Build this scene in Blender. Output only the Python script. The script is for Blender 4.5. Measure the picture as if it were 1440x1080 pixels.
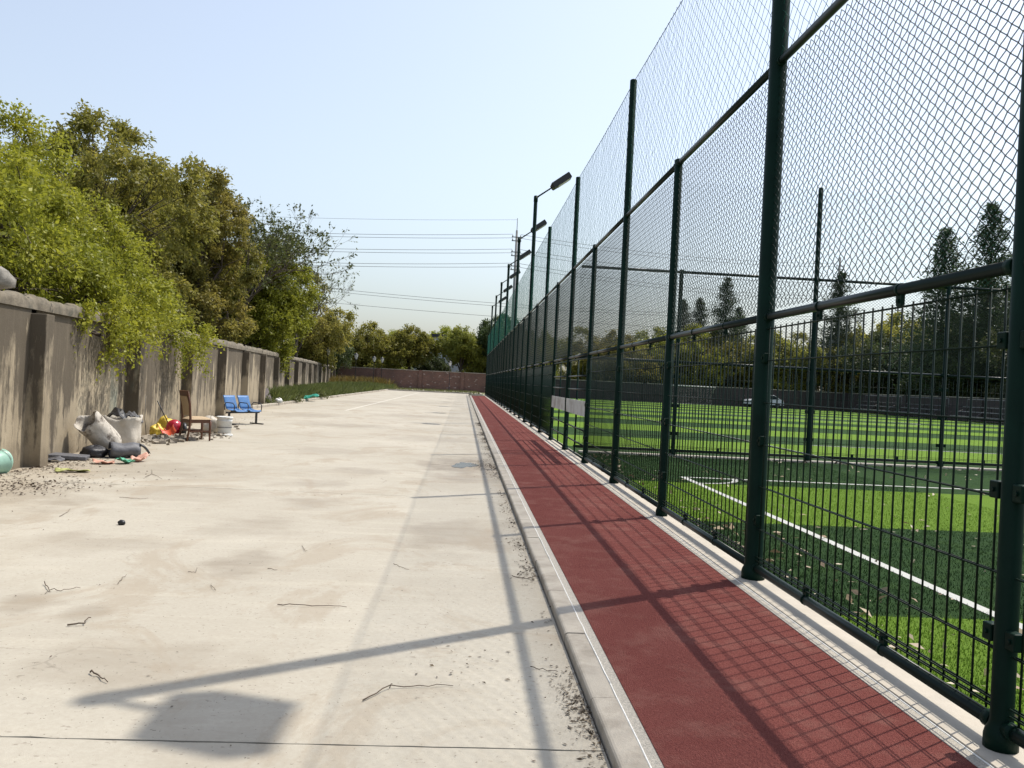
import bpy, bmesh, math, random
import numpy as np
from mathutils import Vector, Matrix, Quaternion
R_ = math.radians
# ------------------------------------------------------------------ camera
scn = bpy.context.scene
for o in list(bpy.data.objects): bpy.data.objects.remove(o)
CAMH = 1.45
YAW, PITCH, ROLL, FPX = .0582, -.0021, .0489, 1184.5
_f = Vector((math.sin(YAW)*math.cos(PITCH), math.cos(YAW)*math.cos(PITCH), math.sin(PITCH)))
_r = Vector((math.cos(YAW), -math.sin(YAW), 0)); _u = _r.cross(_f)
_r2 = _r*math.cos(ROLL)+_u*math.sin(ROLL); _u2 = -_r*math.sin(ROLL)+_u*math.cos(ROLL)
cam = bpy.data.cameras.new('camera'); camo = bpy.data.objects.new('camera', cam)
scn.collection.objects.link(camo); scn.camera = camo
cam.sensor_fit = 'HORIZONTAL'; cam.sensor_width = 36; cam.lens = FPX/1440*36
cam.clip_start = .05; cam.clip_end = 3000
camo.matrix_world = Matrix(((_r2.x, _u2.x, -_f.x, 0), (_r2.y, _u2.y, -_f.y, 0), (_r2.z, _u2.z, -_f.z, CAMH), (0, 0, 0, 1)))
# ------------------------------------------------------------------ sky, sun, exposure
SUN = Vector((.470, .312, 1)).normalized()
w = bpy.data.worlds.new('World'); scn.world = w; w.use_nodes = True
wn = w.node_tree.nodes; wl = w.node_tree.links
bg = wn['Background']; sky = wn.new('ShaderNodeTexSky'); sky.sky_type = 'NISHITA'; sky.sun_disc = False
sky.sun_elevation = math.asin(SUN.z); sky.sun_rotation = math.atan2(SUN.x, SUN.y)
sky.altitude = 0; sky.air_density = 1.4; sky.dust_density = 2.4; sky.ozone_density = 6.0
hsv = wn.new('ShaderNodeHueSaturation'); hsv.inputs['Saturation'].default_value = .58; wl.new(sky.outputs[0], hsv.inputs['Color']); wl.new(hsv.outputs[0], bg.inputs[0]); bg.inputs[1].default_value = .145
sl = bpy.data.lights.new('sun', 'SUN'); sl.energy = 3.65; sl.angle = R_(.5); sl.color = (1, .94, .84)
so = bpy.data.objects.new('sun', sl); scn.collection.objects.link(so)
so.rotation_euler = SUN.to_track_quat('Z', 'Y').to_euler(); so.location = SUN*60
scn.view_settings.view_transform = 'Standard'; scn.view_settings.look = 'None'
scn.view_settings.exposure = 0.45; scn.view_settings.gamma = 1
scn.render.resolution_x, scn.render.resolution_y = 1024, 768

# ------------------------------------------------------------------ helpers
COL = scn.collection
rnd = random.Random(7); nr = np.random.default_rng(11)
def tag(o, label=None, cat=None, group=None, kind=None):
    if label: o['label'] = label
    if cat: o['category'] = cat
    if group: o['group'] = group
    if kind: o['kind'] = kind
    return o
def empty(name, loc=(0, 0, 0), rz=0, parent=None):
    o = bpy.data.objects.new(name, None); COL.objects.link(o); o.location = loc; o.rotation_euler = (0, 0, rz)
    o.empty_display_size = .1; o.parent = parent
    return o
def inst(name, me, parent=None, loc=(0, 0, 0), rot=(0, 0, 0), scale=None):
    o = bpy.data.objects.new(name, me); COL.objects.link(o); o.parent = parent
    o.location = loc; o.rotation_euler = rot
    if scale: o.scale = scale if not isinstance(scale, (int, float)) else (scale,)*3
    return o
def copy_tree(o, parent=None):
    c = o.copy(); COL.objects.link(c); c.parent = parent
    for ch in o.children: copy_tree(ch, c)
    return c
def np_mesh(name, V, F, mat=None, smooth=False, attr=None):
    """V (n,3), F (m,k) arrays -> mesh, quick"""
    me = bpy.data.meshes.new(name); V = np.asarray(V, np.float32); F = np.asarray(F, np.int32)
    me.vertices.add(len(V)); me.vertices.foreach_set('co', V.ravel())
    k = F.shape[1]; me.loops.add(F.size); me.loops.foreach_set('vertex_index', F.ravel())
    me.polygons.add(len(F)); me.polygons.foreach_set('loop_start', np.arange(0, F.size, k, dtype=np.int32))
    me.polygons.foreach_set('loop_total', np.full(len(F), k, np.int32))
    if smooth: me.polygons.foreach_set('use_smooth', np.ones(len(F), bool))
    if attr is not None:
        a = me.attributes.new('tint', 'FLOAT', 'POINT'); a.data.foreach_set('value', np.asarray(attr, np.float32))
    me.update(calc_edges=True); me.validate()
    if mat: me.materials.append(mat)
    return me
def frame_of(d):
    d = Vector(d).normalized(); a = Vector((0, 0, 1)) if abs(d.z) < .9 else Vector((1, 0, 0))
    s = d.cross(a).normalized(); return s, s.cross(d).normalized(), d
class MB:
    """mesh collector; faces with smooth flags"""
    def __init__(s): s.v = []; s.f = []; s.sm = []
    def face(s, f, sm=False): s.f.append(tuple(f)); s.sm.append(sm)
    def box(s, c, d, rot=None, bev=0.0):
        hx, hy, hz = d[0]/2, d[1]/2, d[2]/2
        c = Vector(c); M = rot if rot is not None else Matrix.Identity(3)
        b = len(s.v)
        if bev <= 0:
            for z in (-hz, hz):
                for y in (-hy, hy):
                    for x in (-hx, hx): s.v.append(c+M@Vector((x, y, z)))
            for q in ((0, 2, 3, 1), (4, 5, 7, 6), (0, 1, 5, 4), (2, 6, 7, 3), (0, 4, 6, 2), (1, 3, 7, 5)): s.face([b+i for i in q])
        else:
            bm = bmesh.new(); bmesh.ops.create_cube(bm, size=1)
            bmesh.ops.scale(bm, vec=(d[0], d[1], d[2]), verts=bm.verts)
            bmesh.ops.bevel(bm, geom=bm.edges[:], offset=bev, segments=2, affect='EDGES', profile=.5)
            bm.verts.index_update()
            for v in bm.verts: s.v.append(c+M@v.co)
            for f in bm.faces: s.face([b+v.index for v in f.verts])
            bm.free()
        return s
    def tube(s, pts, rad, n=8, cap=True, sm=True):
        pts = [Vector(p) for p in pts]; m = len(pts); b = len(s.v)
        if not hasattr(rad, '__len__'): rad = [rad]*m
        up = None
        for i, p in enumerate(pts):
            d = (pts[min(i+1, m-1)]-pts[max(i-1, 0)])
            if d.length < 1e-9: d = Vector((0, 0, 1))
            d.normalize()
            if up is None: a, c, _ = frame_of(d)
            else:
                a = (up-d*up.dot(d))
                a = a.normalized() if a.length > 1e-6 else frame_of(d)[0]
                c = a.cross(d)
            up = a
            for k in range(n):
                t = 2*math.pi*k/n; s.v.append(p+(a*math.cos(t)+c*math.sin(t))*rad[i])
        for i in range(m-1):
            for k in range(n):
                k2 = (k+1) % n; s.face((b+i*n+k, b+(i+1)*n+k, b+(i+1)*n+k2, b+i*n+k2), sm)
        if cap:
            s.face([b+k for k in range(n)]); s.face([b+(m-1)*n+k for k in range(n-1, -1, -1)])
        return s
    def lathe(s, prof, n=20, c=(0, 0, 0), M=None, cap=True, fn=None, sm=True):
        """prof [(r,z)] bottom->top"""
        b = len(s.v); c = Vector(c)
        for i, (r, z) in enumerate(prof):
            for k in range(n):
                t = 2*math.pi*k/n; v = Vector((r*math.cos(t), r*math.sin(t), z))
                if fn: v = fn(v, t, i)
                s.v.append(c+(M@v if M is not None else v))
        m = len(prof)
        for i in range(m-1):
            for k in range(n):
                k2 = (k+1) % n; s.face((b+i*n+k, b+i*n+k2, b+(i+1)*n+k2, b+(i+1)*n+k), sm)
        if cap:
            s.face([b+k for k in range(n-1, -1, -1)]); s.face([b+(m-1)*n+k for k in range(n)])
        return s
    def prism(s, poly, z0, z1, M=None):
        b = len(s.v); n = len(poly)
        for z in (z0, z1):
            for p in poly:
                v = Vector((p[0], p[1], z)); s.v.append(M@v if M is not None else v)
        s.face([b+i for i in range(n-1, -1, -1)]); s.face([b+n+i for i in range(n)])
        for i in range(n): s.face((b+i, b+(i+1) % n, b+n+(i+1) % n, b+n+i))
        return s
    def sheet(s, fn, nu, nv, sm=True):
        b = len(s.v)
        for i in range(nu+1):
            for j in range(nv+1): s.v.append(Vector(fn(i/nu, j/nv)))
        for i in range(nu):
            for j in range(nv):
                a = b+i*(nv+1)+j; s.face((a, a+nv+1, a+nv+2, a+1), sm)
        return s
    def mesh(s, name, mat=None):
        me = bpy.data.meshes.new(name); me.from_pydata([tuple(v) for v in s.v], [], s.f)
        me.polygons.foreach_set('use_smooth', s.sm); me.update()
        if mat: me.materials.append(mat)
        return me
    def build(s, name, mat=None, parent=None, loc=(0, 0, 0), rot=(0, 0, 0)):
        return inst(name, s.mesh(name, mat), parent, loc, rot)
def solid(o, t, off=-1):
    m = o.modifiers.new('thickness', 'SOLIDIFY'); m.thickness = t; m.offset = off; return o
def at(px, py, z=-.06):
    d = _r2*((px-720)/FPX)-_u2*((py-540)/FPX)+_f
    t = (z-CAMH)/d.z; return Vector((d.x*t, d.y*t, z))
# numpy tubes of many segments: A,B (n,3) -> 3-sided sticks
def sticks(A, B, ra, rb=None, n=3):
    A = np.asarray(A, float); B = np.asarray(B, float); rb = ra if rb is None else rb
    ra = np.broadcast_to(np.asarray(ra, float), (len(A),)); rb = np.broadcast_to(np.asarray(rb, float), (len(A),))
    d = B-A; d /= np.linalg.norm(d, axis=1)[:, None]+1e-12
    up = np.where(np.abs(d[:, 2:3]) < .9, np.array([[0, 0, 1.]]), np.array([[1., 0, 0]]))
    s = np.cross(d, up); s /= np.linalg.norm(s, axis=1)[:, None]; t = np.cross(s, d)
    V = []
    for P, r in ((A, ra), (B, rb)):
        for k in range(n):
            a = 2*math.pi*k/n; V.append(P+(s*math.cos(a)+t*math.sin(a))*r[:, None])
    V = np.stack(V, 1).reshape(-1, 3)
    base = (np.arange(len(A))*2*n)[:, None]
    F = np.concatenate([base+np.array([[k, n+k, n+(k+1) % n, (k+1) % n]]) for k in range(n)])
    return V, F

# ------------------------------------------------------------------ materials
class NT:
    def __init__(s, name):
        s.m = bpy.data.materials.new(name); s.m.use_nodes = True; s.t = s.m.node_tree; s.b = s.t.nodes['Principled BSDF']
        s.out = s.t.nodes['Material Output']; s._pos = None
    def n(s, typ, **kw):
        nd = s.t.nodes.new(typ)
        for k, v in kw.items(): setattr(nd, k, v)
        return nd
    def put(s, sock, v):
        if hasattr(v, 'is_linked') or isinstance(v, bpy.types.NodeSocket): s.t.links.new(v, sock)
        elif isinstance(v, (tuple, list)) and len(v) == 3 and sock.type == 'RGBA': sock.default_value = (*v, 1)
        else: sock.default_value = v
    @property
    def pos(s):
        if s._pos is None: s._pos = s.n('ShaderNodeNewGeometry').outputs['Position']
        return s._pos
    def obj(s): return s.n('ShaderNodeTexCoord').outputs['Object']
    def math(s, op, a, b=None, c=None, clamp=False):
        nd = s.n('ShaderNodeMath', operation=op, use_clamp=clamp); s.put(nd.inputs[0], a)
        if b is not None: s.put(nd.inputs[1], b)
        if c is not None: s.put(nd.inputs[2], c)
        return nd.outputs[0]
    def noise(s, scale=5, detail=4, rough=.55, vec=None, stretch=None, dist=0):
        nd = s.n('ShaderNodeTexNoise'); nd.inputs['Scale'].default_value = scale; nd.inputs['Detail'].default_value = detail
        nd.inputs['Roughness'].default_value = rough; nd.inputs['Distortion'].default_value = dist
        v = vec if vec is not None else s.pos
        if stretch:
            mp = s.n('ShaderNodeMapping'); mp.inputs['Scale'].default_value = stretch; s.put(mp.inputs['Vector'], v); v = mp.outputs[0]
        s.put(nd.inputs['Vector'], v); return nd.outputs['Fac']
    def ramp(s, fac, lo, hi, a=0., b=1.):
        nd = s.n('ShaderNodeMapRange', clamp=True); s.put(nd.inputs[0], fac)
        for i, v in zip((1, 2, 3, 4), (lo, hi, a, b)): nd.inputs[i].default_value = v
        return nd.outputs[0]
    def mix(s, fac, a, b, mode='MIX'):
        nd = s.n('ShaderNodeMix', data_type='RGBA', blend_type=mode); s.put(nd.inputs[0], fac); s.put(nd.inputs[6], a); s.put(nd.inputs[7], b)
        return nd.outputs[2]
    def bump(s, h, strength=.3, dist=.01):
        nd = s.n('ShaderNodeBump'); nd.inputs['Strength'].default_value = strength; nd.inputs['Distance'].default_value = dist
        s.put(nd.inputs['Height'], h); s.t.links.new(nd.outputs[0], s.b.inputs['Normal'])
    def done(s, col=None, rough=.7, metal=0, spec=None):
        if col is not None: s.put(s.b.inputs['Base Color'], col)
        s.put(s.b.inputs['Roughness'], rough); s.put(s.b.inputs['Metallic'], metal)
        if spec is not None: s.b.inputs['Specular IOR Level'].default_value = spec
        return s.m
def plain(name, col, rough=.6, var=.2, scale=8, metal=0, bump=0, bscale=60, spec=None, dirt=None, obj=False):
    t = NT(name); v = t.obj() if obj else None
    f = t.noise(scale, 5, .6, vec=v)
    c = t.mix(t.ramp(f, .3, .7), tuple(x*(1-var) for x in col), tuple(min(1, x*(1+var)) for x in col))
    if dirt:
        g = t.ramp(t.noise(scale*.6+1.3, 6, .65, vec=v), .5, .68); c = t.mix(g, c, dirt)
    if bump: t.bump(t.noise(bscale, 4, .6, vec=v), bump, .01)
    return t.done(c, rough, metal, spec)
M = {}
def mk_concrete():
    t = NT('yard_concrete'); p = t.pos
    big = t.noise(.35, 5, .6); mid = t.noise(1.6, 6, .62, stretch=(1, .55, 1)); fine = t.noise(38, 4, .7); vf = t.noise(190, 2, .6)
    c = t.mix(t.ramp(big, .35, .65), (.365, .332, .27), (.425, .392, .325))
    c = t.mix(t.ramp(mid, .52, .75, 0, .45), c, (.30, .255, .19))
    # trowel streaks
    st = t.noise(2.2, 5, .6, stretch=(.35, 2.6, 1), dist=.6); c = t.mix(t.ramp(st, .52, .72, 0, .4), c, (.50, .455, .37))
    # rain-pool stains of their own shape
    sep = t.n('ShaderNodeSeparateXYZ'); t.put(sep.inputs[0], p); X, Y = sep.outputs[0], sep.outputs[1]
    wob = t.noise(2.3, 5, .6)
    acc = None
    for (x, y, rx, ry, k) in ((-1.63, 6.6, .30, .42, .65), (-1.9, 8.2, .45, .55, .45), (.05, 8.3, .52, .85, .6), (-2.62, 5.35, .22, .22, .6), (-2.2, 5.15, .16, .2, .55),
                              (-1.97, 11.6, .5, .5, .5), (-1.45, 13.3, .5, .45, .55), (.1, 12.9, .55, .55, .7), (-1.55, 4.35, .5, .36, .45), (-3.1, 7.2, .6, .4, .4),
                              (.22, 14.9, .85, 1.6, 1.0), (-3.3, 10.2, .9, .7, .35), (-1.7, 9.9, .38, .38, .55), (-4.6, 12.4, 1.3, 1.0, .5), (-2.6, 16.5, 1.0, .8, .4), (-5.2, 9.4, 1.2, 1.4, .6),
                              (-.6, 21, 1.2, 1, .45), (-3.4, 25, 1.5, 1.0, .5), (-5.5, 30, 1.4, 1.5, .5), (-1.5, 33, 2, 1.3, .45), (-5, 46, 2, 2.5, .5), (-2, 52, 2.2, 2, .5), (-.9, 3.5, .3, .5, .25)):
        dx = t.math('DIVIDE', t.math('SUBTRACT', X, x), rx); dy = t.math('DIVIDE', t.math('SUBTRACT', Y, y), ry)
        d = t.math('SQRT', t.math('ADD', t.math('MULTIPLY', dx, dx), t.math('MULTIPLY', dy, dy)))
        d = t.math('ADD', d, t.math('MULTIPLY', t.math('SUBTRACT', wob, .5), 2.6))
        g = t.ramp(d, 1.25, .55, 0, k)
        acc = g if acc is None else t.math('MAXIMUM', acc, g)
    c = t.mix(t.math('MULTIPLY', acc, t.ramp(t.noise(3.1, 7, .7, stretch=(.6, 1.6, 1)), .3, .62, .35, .85)), c, (.19, .148, .10))
    # soil thinning out from the foot of the wall
    wx = t.math('ADD', X, t.math('MULTIPLY', Y, .105)); so_ = t.math('ADD', wx, t.math('MULTIPLY', t.math('SUBTRACT', t.noise(1.5, 6, .7), .5), 2.6))
    c = t.mix(t.ramp(so_, -3.4, -5.2, 0, .6), c, (.3, .24, .165))
    ks = t.math('ADD', X, t.math('MULTIPLY', t.math('SUBTRACT', t.noise(2.4, 6, .7), .5), .8)); c = t.mix(t.ramp(ks, .42, .8, 0, .55), c, (.30, .26, .20))
    c = t.mix(t.ramp(fine, .35, .7, .25, 0), c, (.25, .21, .16))
    sp = t.noise(24, 3, .6, stretch=(.6, 1, 1)); c = t.mix(t.ramp(sp, .66, .72, 0, .5), c, (.16, .13, .10)); sp2 = t.noise(60, 2, .5); c = t.mix(t.ramp(sp2, .70, .74, 0, .8), c, (.09, .07, .05))
    cv = t.n('ShaderNodeTexVoronoi', feature='DISTANCE_TO_EDGE'); cv.inputs['Scale'].default_value = .33
    wv = t.n('ShaderNodeVectorMath', operation='ADD'); nv = t.n('ShaderNodeTexNoise'); nv.inputs['Scale'].default_value = 1.7; nv.inputs['Detail'].default_value = 6; t.put(nv.inputs['Vector'], p)
    sv = t.n('ShaderNodeVectorMath', operation='SCALE'); sv.inputs['Scale'].default_value = .5; t.put(sv.inputs[0], nv.outputs['Color']); t.put(wv.inputs[0], p); t.put(wv.inputs[1], sv.outputs[0]); t.put(cv.inputs['Vector'], wv.outputs[0])
    ck = t.math('MULTIPLY', t.ramp(cv.outputs['Distance'], .0035, .0008), t.ramp(t.noise(.55, 3, .5), .60, .68)); c = t.mix(t.math('MULTIPLY', ck, .45), c, (.09, .075, .055))
    blo = t.noise(.8, 7, .7, stretch=(1, .7, 1), dist=.8); c = t.mix(t.ramp(blo, .53, .60, 0, .42), c, (.28, .225, .16))
    h = t.math('ADD', t.math('MULTIPLY', fine, .5), t.math('ADD', t.math('MULTIPLY', vf, .35), t.math('MULTIPLY', mid, 1.2)))
    t.bump(h, .35, .006)
    return t.done(c, t.ramp(acc, 0, .8, .82, .6), 0, .3)
M['yard'] = mk_concrete()
def mk_wall():
    t = NT('wall_render'); p = t.pos
    sep = t.n('ShaderNodeSeparateXYZ'); t.put(sep.inputs[0], p); Z = sep.outputs[2]
    big = t.noise(.8, 5, .6); c = t.mix(t.ramp(big, .3, .7), (.29, .24, .168), (.385, .325, .235))
    streak = t.noise(4.6, 7, .7, stretch=(1, 1, .11)); blot = t.noise(1.25, 6, .7, stretch=(1, 1, .5))
    hz = t.ramp(Z, -.2, 2.4, -.10, .16)
    m = t.math('ADD', t.math('ADD', t.math('MULTIPLY', streak, .5), t.math('MULTIPLY', blot, .64)), hz)
    c = t.mix(t.ramp(m, .545, .62, 0, .85), c, (.068, .056, .043))
    s2 = t.noise(7, 5, .6, stretch=(1, 1, .06)); c = t.mix(t.ramp(s2, .52, .72, 0, .55), c, (.17, .14, .105))
    low = t.math('ADD', Z, t.math('MULTIPLY', t.math('SUBTRACT', t.noise(2.5, 5, .6), .5), .7)); c = t.mix(t.ramp(low, .28, -.05, 0, .7), c, (.13, .105, .075))
    gr = t.noise(1.3, 3, .5, stretch=(1, 1, .3)); c = t.mix(t.ramp(gr, .66, .74, 0, .4), c, (.16, .24, .22))
    t.bump(t.math('ADD', t.noise(60, 4, .65), t.math('MULTIPLY', t.noise(6, 4, .6), 2)), .5, .008)
    return t.done(c, .9, 0, .2)
M['wall'] = mk_wall()
def mk_track():
    t = NT('rubber_track'); g = t.noise(170, 3, .7); v = t.n('ShaderNodeTexVoronoi'); v.inputs['Scale'].default_value = 150; t.put(v.inputs['Vector'], t.pos)
    big = t.noise(1.4, 6, .65); c = t.mix(t.ramp(big, .3, .7), (.19, .060, .050), (.24, .084, .070))
    c = t.mix(t.ramp(v.outputs['Distance'], .2, .75, 0, .55), c, (.09, .02, .02)); c = t.mix(t.ramp(g, .60, .72, 0, .6), c, (.30, .12, .10))
    c = t.mix(t.ramp(t.noise(2.6, 6, .7), .5, .72, 0, .45), c, (.29, .15, .12))
    t.bump(t.math('ADD', g, v.outputs['Distance']), .9, .01)
    return t.done(c, .95, 0, .06)
M['track'] = mk_track()
def mk_turf():
    t = NT('turf'); p = t.pos; sep = t.n('ShaderNodeSeparateXYZ'); t.put(sep.inputs[0], p); Y = sep.outputs[1]
    wob = t.math('ADD', Y, t.math('MULTIPLY', t.math('SUBTRACT', t.noise(14, 3, .6), .5), .07))
    a = t.math('GREATER_THAN', t.math('MODULO', t.math('ADD', wob, 5.9+7.6), 7.6), 3.8)
    b = t.math('GREATER_THAN', t.math('MODULO', t.math('SUBTRACT', wob, 20.0), 9.0), 4.5)
    first = t.math('LESS_THAN', Y, 13.3); gap = t.math('LESS_THAN', Y, 20.0)
    dark = t.math('ADD', t.math('MULTIPLY', a, first), t.math('MULTIPLY', t.math('SUBTRACT', 1, first), t.math('MAXIMUM', gap, b)), clamp=True)
    g = t.noise(130, 3, .7, stretch=(1, .5, 1)); g2 = t.noise(3, 5, .6)
    lig = t.mix(t.ramp(g, .3, .72), (.09, .17, .02), (.165, .26, .036)); drk = t.mix(t.ramp(g, .3, .72), (.017, .042, .014), (.038, .075, .026))
    c = t.mix(dark, lig, drk); c = t.mix(t.ramp(t.noise(55, 3, .6), .6, .7, 0, .45), c, (.012, .018, .01)); c = t.mix(t.ramp(g2, .45, .75, 0, .3), c, (.06, .11, .02))
    t.bump(g, 1.0, .02)
    return t.done(c, .9, 0, .05)
M['turf'] = mk_turf()
def mk_brick(name, c1, c2, mort, dirt, patch=.85):
    t = NT(name); b = t.n('ShaderNodeTexBrick'); mp = t.n('ShaderNodeMapping'); mp.inputs['Rotation'].default_value = (R_(90), 0, 0)
    t.put(mp.inputs['Vector'], t.obj()); t.put(b.inputs['Vector'], mp.outputs[0])
    for k, v in (('Color1', c1), ('Color2', c2), ('Mortar', mort)): b.inputs[k].default_value = (*v, 1)
    b.inputs['Scale'].default_value = 1; b.inputs['Brick Width'].default_value = .25; b.inputs['Row Height'].default_value = .07; b.inputs['Mortar Size'].default_value = .012
    c = t.mix(t.ramp(t.noise(.9, 6, .65), .4, .75, 0, .7), b.outputs['Color'], dirt)
    c = t.mix(t.ramp(t.noise(1.7, 5, .7, stretch=(1, 1, 1.8)), .61, .66, 0, patch), c, (.50, .43, .38))
    t.bump(b.outputs['Fac'], -.5, .01)
    return t.done(c, .9)
M['brick'] = mk_brick('old_brick', (.21, .088, .058), (.13, .062, .048), (.155, .125, .105), (.088, .054, .044))
M['brick2'] = mk_brick('dark_brick', (.06, .04, .036), (.045, .034, .033), (.055, .05, .05), (.03, .026, .026), .12)
M['kerb'] = plain('kerb_concrete', (.36, .32, .262), .8, .16, 3, bump=.3, bscale=120, dirt=(.25, .215, .17))
M['grout'] = plain('rough_concrete', (.46, .42, .355), .9, .35, 140, bump=1, bscale=200)
M['caulk'] = plain('white_caulk', (.75, .73, .68), .7, .1, 20)
M['footing'] = plain('footing_concrete', (.42, .375, .31), .8, .12, 4, bump=.3, bscale=90, dirt=(.42, .37, .3))
M['soil'] = plain('soil', (.16, .125, .08), .95, .35, 1.2, bump=.6, bscale=20, dirt=(.07, .10, .035))
M['earth'] = plain('earth_ground', (.13, .13, .06), .95, .4, .15, dirt=(.06, .09, .03))
M['line'] = plain('pitch_paint', (.40, .40, .37), .7, .12, 60, bump=.6, bscale=150)
M['paint_line'] = plain('yard_paint', (.52, .49, .42), .75, .15, 6, dirt=(.45, .4, .33))
M['gpost'] = plain('green_paint', (.004, .018, .012), .48, .25, 3, bump=.06, bscale=40, spec=.09)
M['grail'] = plain('green_rail_paint', (.005, .014, .011), .36, .3, 2.5, spec=.22)
M['gbar'] = plain('green_bar_paint', (.004, .015, .009), .5, .2, 3, spec=.15)
M['chain'] = plain('coated_wire', (.008, .022, .017), .5, .2, 5, spec=.2)
M['net'] = plain('net_cord', (.012, .10, .075), .7, .2, 3, spec=.1)
M['steel'] = plain('bolt_steel', (.45, .45, .43), .35, .2, 20, metal=.9)
M['lamp'] = plain('lamp_grey', (.022, .022, .024), .5, .15, 4)
M['lens'] = plain('lamp_lens', (.5, .5, .48), .25, .05, 4)
M['board'] = plain('dirty_board', (.56, .58, .56), .6, .06, 2, dirt=(.30, .27, .24))
M['bark'] = plain('bark', (.075, .058, .042), .95, .35, 9, bump=1, bscale=30)
M['pole'] = plain('concrete_pole', (.2, .2, .2), .9, .15, 1)
M['wire'] = plain('cable', (.09, .09, .10), .6, .1, 1)
M['white_bldg'] = plain('white_wall', (.58, .60, .64), .8, .08, .5)
M['grey_bldg'] = plain('grey_wall', (.16, .18, .225), .8, .08, .3)
M['roof'] = plain('dark_roof', (.03, .03, .045), .7, .2, 1)
M['glass'] = plain('window_glass', (.03, .04, .05), .1, .2, 1, spec=.6)
def leafmat(name, ca, cb, cc, trans=.35):
    t = NT(name); geo = t.n('ShaderNodeNewGeometry'); at_ = t.n('ShaderNodeAttribute', attribute_name='tint')
    oi = t.n('ShaderNodeObjectInfo')
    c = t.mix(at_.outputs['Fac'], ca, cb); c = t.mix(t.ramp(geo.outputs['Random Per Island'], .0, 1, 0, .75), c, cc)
    hs = t.n('ShaderNodeHueSaturation'); t.put(hs.inputs['Hue'], t.ramp(oi.outputs['Random'], 0, 1, .485, .515)); t.put(hs.inputs['Value'], t.ramp(oi.outputs['Random'], 0, 1, .85, 1.15)); t.put(hs.inputs['Color'], c)
    c = hs.outputs[0]
    tr = t.n('ShaderNodeBsdfTranslucent'); mx = t.n('ShaderNodeMixShader'); mx.inputs[0].default_value = trans
    br = t.n('ShaderNodeBrightContrast'); br.inputs['Bright'].default_value = 0.0; t.put(br.inputs['Color'], c); t.put(tr.inputs['Color'], br.outputs[0])
    t.done(c, .5, 0, .35); t.t.links.new(t.b.outputs[0], mx.inputs[1]); t.t.links.new(tr.outputs[0], mx.inputs[2]); t.t.links.new(mx.outputs[0], t.out.inputs['Surface'])
    return t.m
M['leaf_bright'] = leafmat('leaf_bright', (.25, .25, .026), (.40, .375, .042), (.15, .17, .018), .47)
M['leaf_olive'] = leafmat('leaf_olive', (.225, .24, .040), (.37, .345, .065), (.16, .18, .033), .52)
M['leaf_brown'] = leafmat('leaf_brown', (.235, .23, .045), (.37, .315, .07), (.17, .17, .038), .52)
M['leaf_fresh'] = leafmat('leaf_fresh', (.25, .27, .03), (.38, .40, .05), (.16, .20, .025), .5)
M['leaf_sparse'] = leafmat('leaf_sparse', (.09, .11, .03), (.15, .17, .05), (.05, .06, .02), .3)
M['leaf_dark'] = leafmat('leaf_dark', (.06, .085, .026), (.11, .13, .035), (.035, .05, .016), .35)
M['leaf_needle'] = leafmat('leaf_needle', (.05, .075, .035), (.085, .115, .045), (.035, .055, .025), .35)
M['leaf_yellow'] = leafmat('leaf_yellow', (.20, .21, .03), (.36, .33, .045), (.12, .13, .02), .4)
M['grass'] = leafmat('verge_grass', (.12, .145, .04), (.19, .20, .06), (.07, .09, .025), .35)
M['dry_weed'] = leafmat('dry_weed', (.25, .16, .05), (.30, .25, .06), (.13, .12, .03), .3)
M['dead_leaf'] = leafmat('dead_leaf', (.42, .33, .18), (.66, .60, .44), (.22, .13, .06), .1)
M['litter'] = leafmat('litter', (.075, .052, .033), (.16, .115, .07), (.04, .028, .02), .05)
M['twig'] = plain('twig_bark', (.085, .06, .04), .9, .3, 30)

# ================================================================== SETTING
ZY = -.06
def box_struct(name, x0, x1, y0, y1, z0, z1, mat):
    return tag(MB().box(((x0+x1)/2, (y0+y1)/2, (z0+z1)/2), (x1-x0, y1-y0, z1-z0)).build(name, mat), kind='structure')
tag(MB().sheet(lambda u, v: (-500+1000*u, -100+900*v, -.13), 2, 2, False).build('ground', M['earth']), kind='structure')
# concrete yard: one slab after another, open joints between
yard = tag(box_struct('concrete_yard', -8.4, .66, -10, 92, -.128, -.085, plain('joint_dirt', (.05, .042, .033), .95, .3, 20)), kind='structure')
joints = [-10, -3.64, 3.46, 10.76, 17.8]
while joints[-1] < 85: joints.append(joints[-1]+7.1)
joints[-1] = 92
for a, b in zip(joints[:-1], joints[1:]):
    m = MB(); n = 24
    # slab with a slightly chipped edge
    poly = []
    for (x0, y0, x1, y1, nn) in ((-8.4, a+.005, .66, a+.005, 90), (.66, a+.005, .66, b-.005, 2), (.66, b-.005, -8.4, b-.005, 90), (-8.4, b-.005, -8.4, a+.005, 2)):
        for i in range(nn):
            t = i/nn; j = rnd.gauss(0, .0025) if nn > 5 and 0 < i else 0
            poly.append((x0+(x1-x0)*t, y0+(y1-y0)*t+(-abs(j)*3 if y0 == b-.005 and rnd.random() < .12 else j)))
    m.prism(poly, -.084, ZY); m.build('slab', M['yard'], yard)
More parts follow.
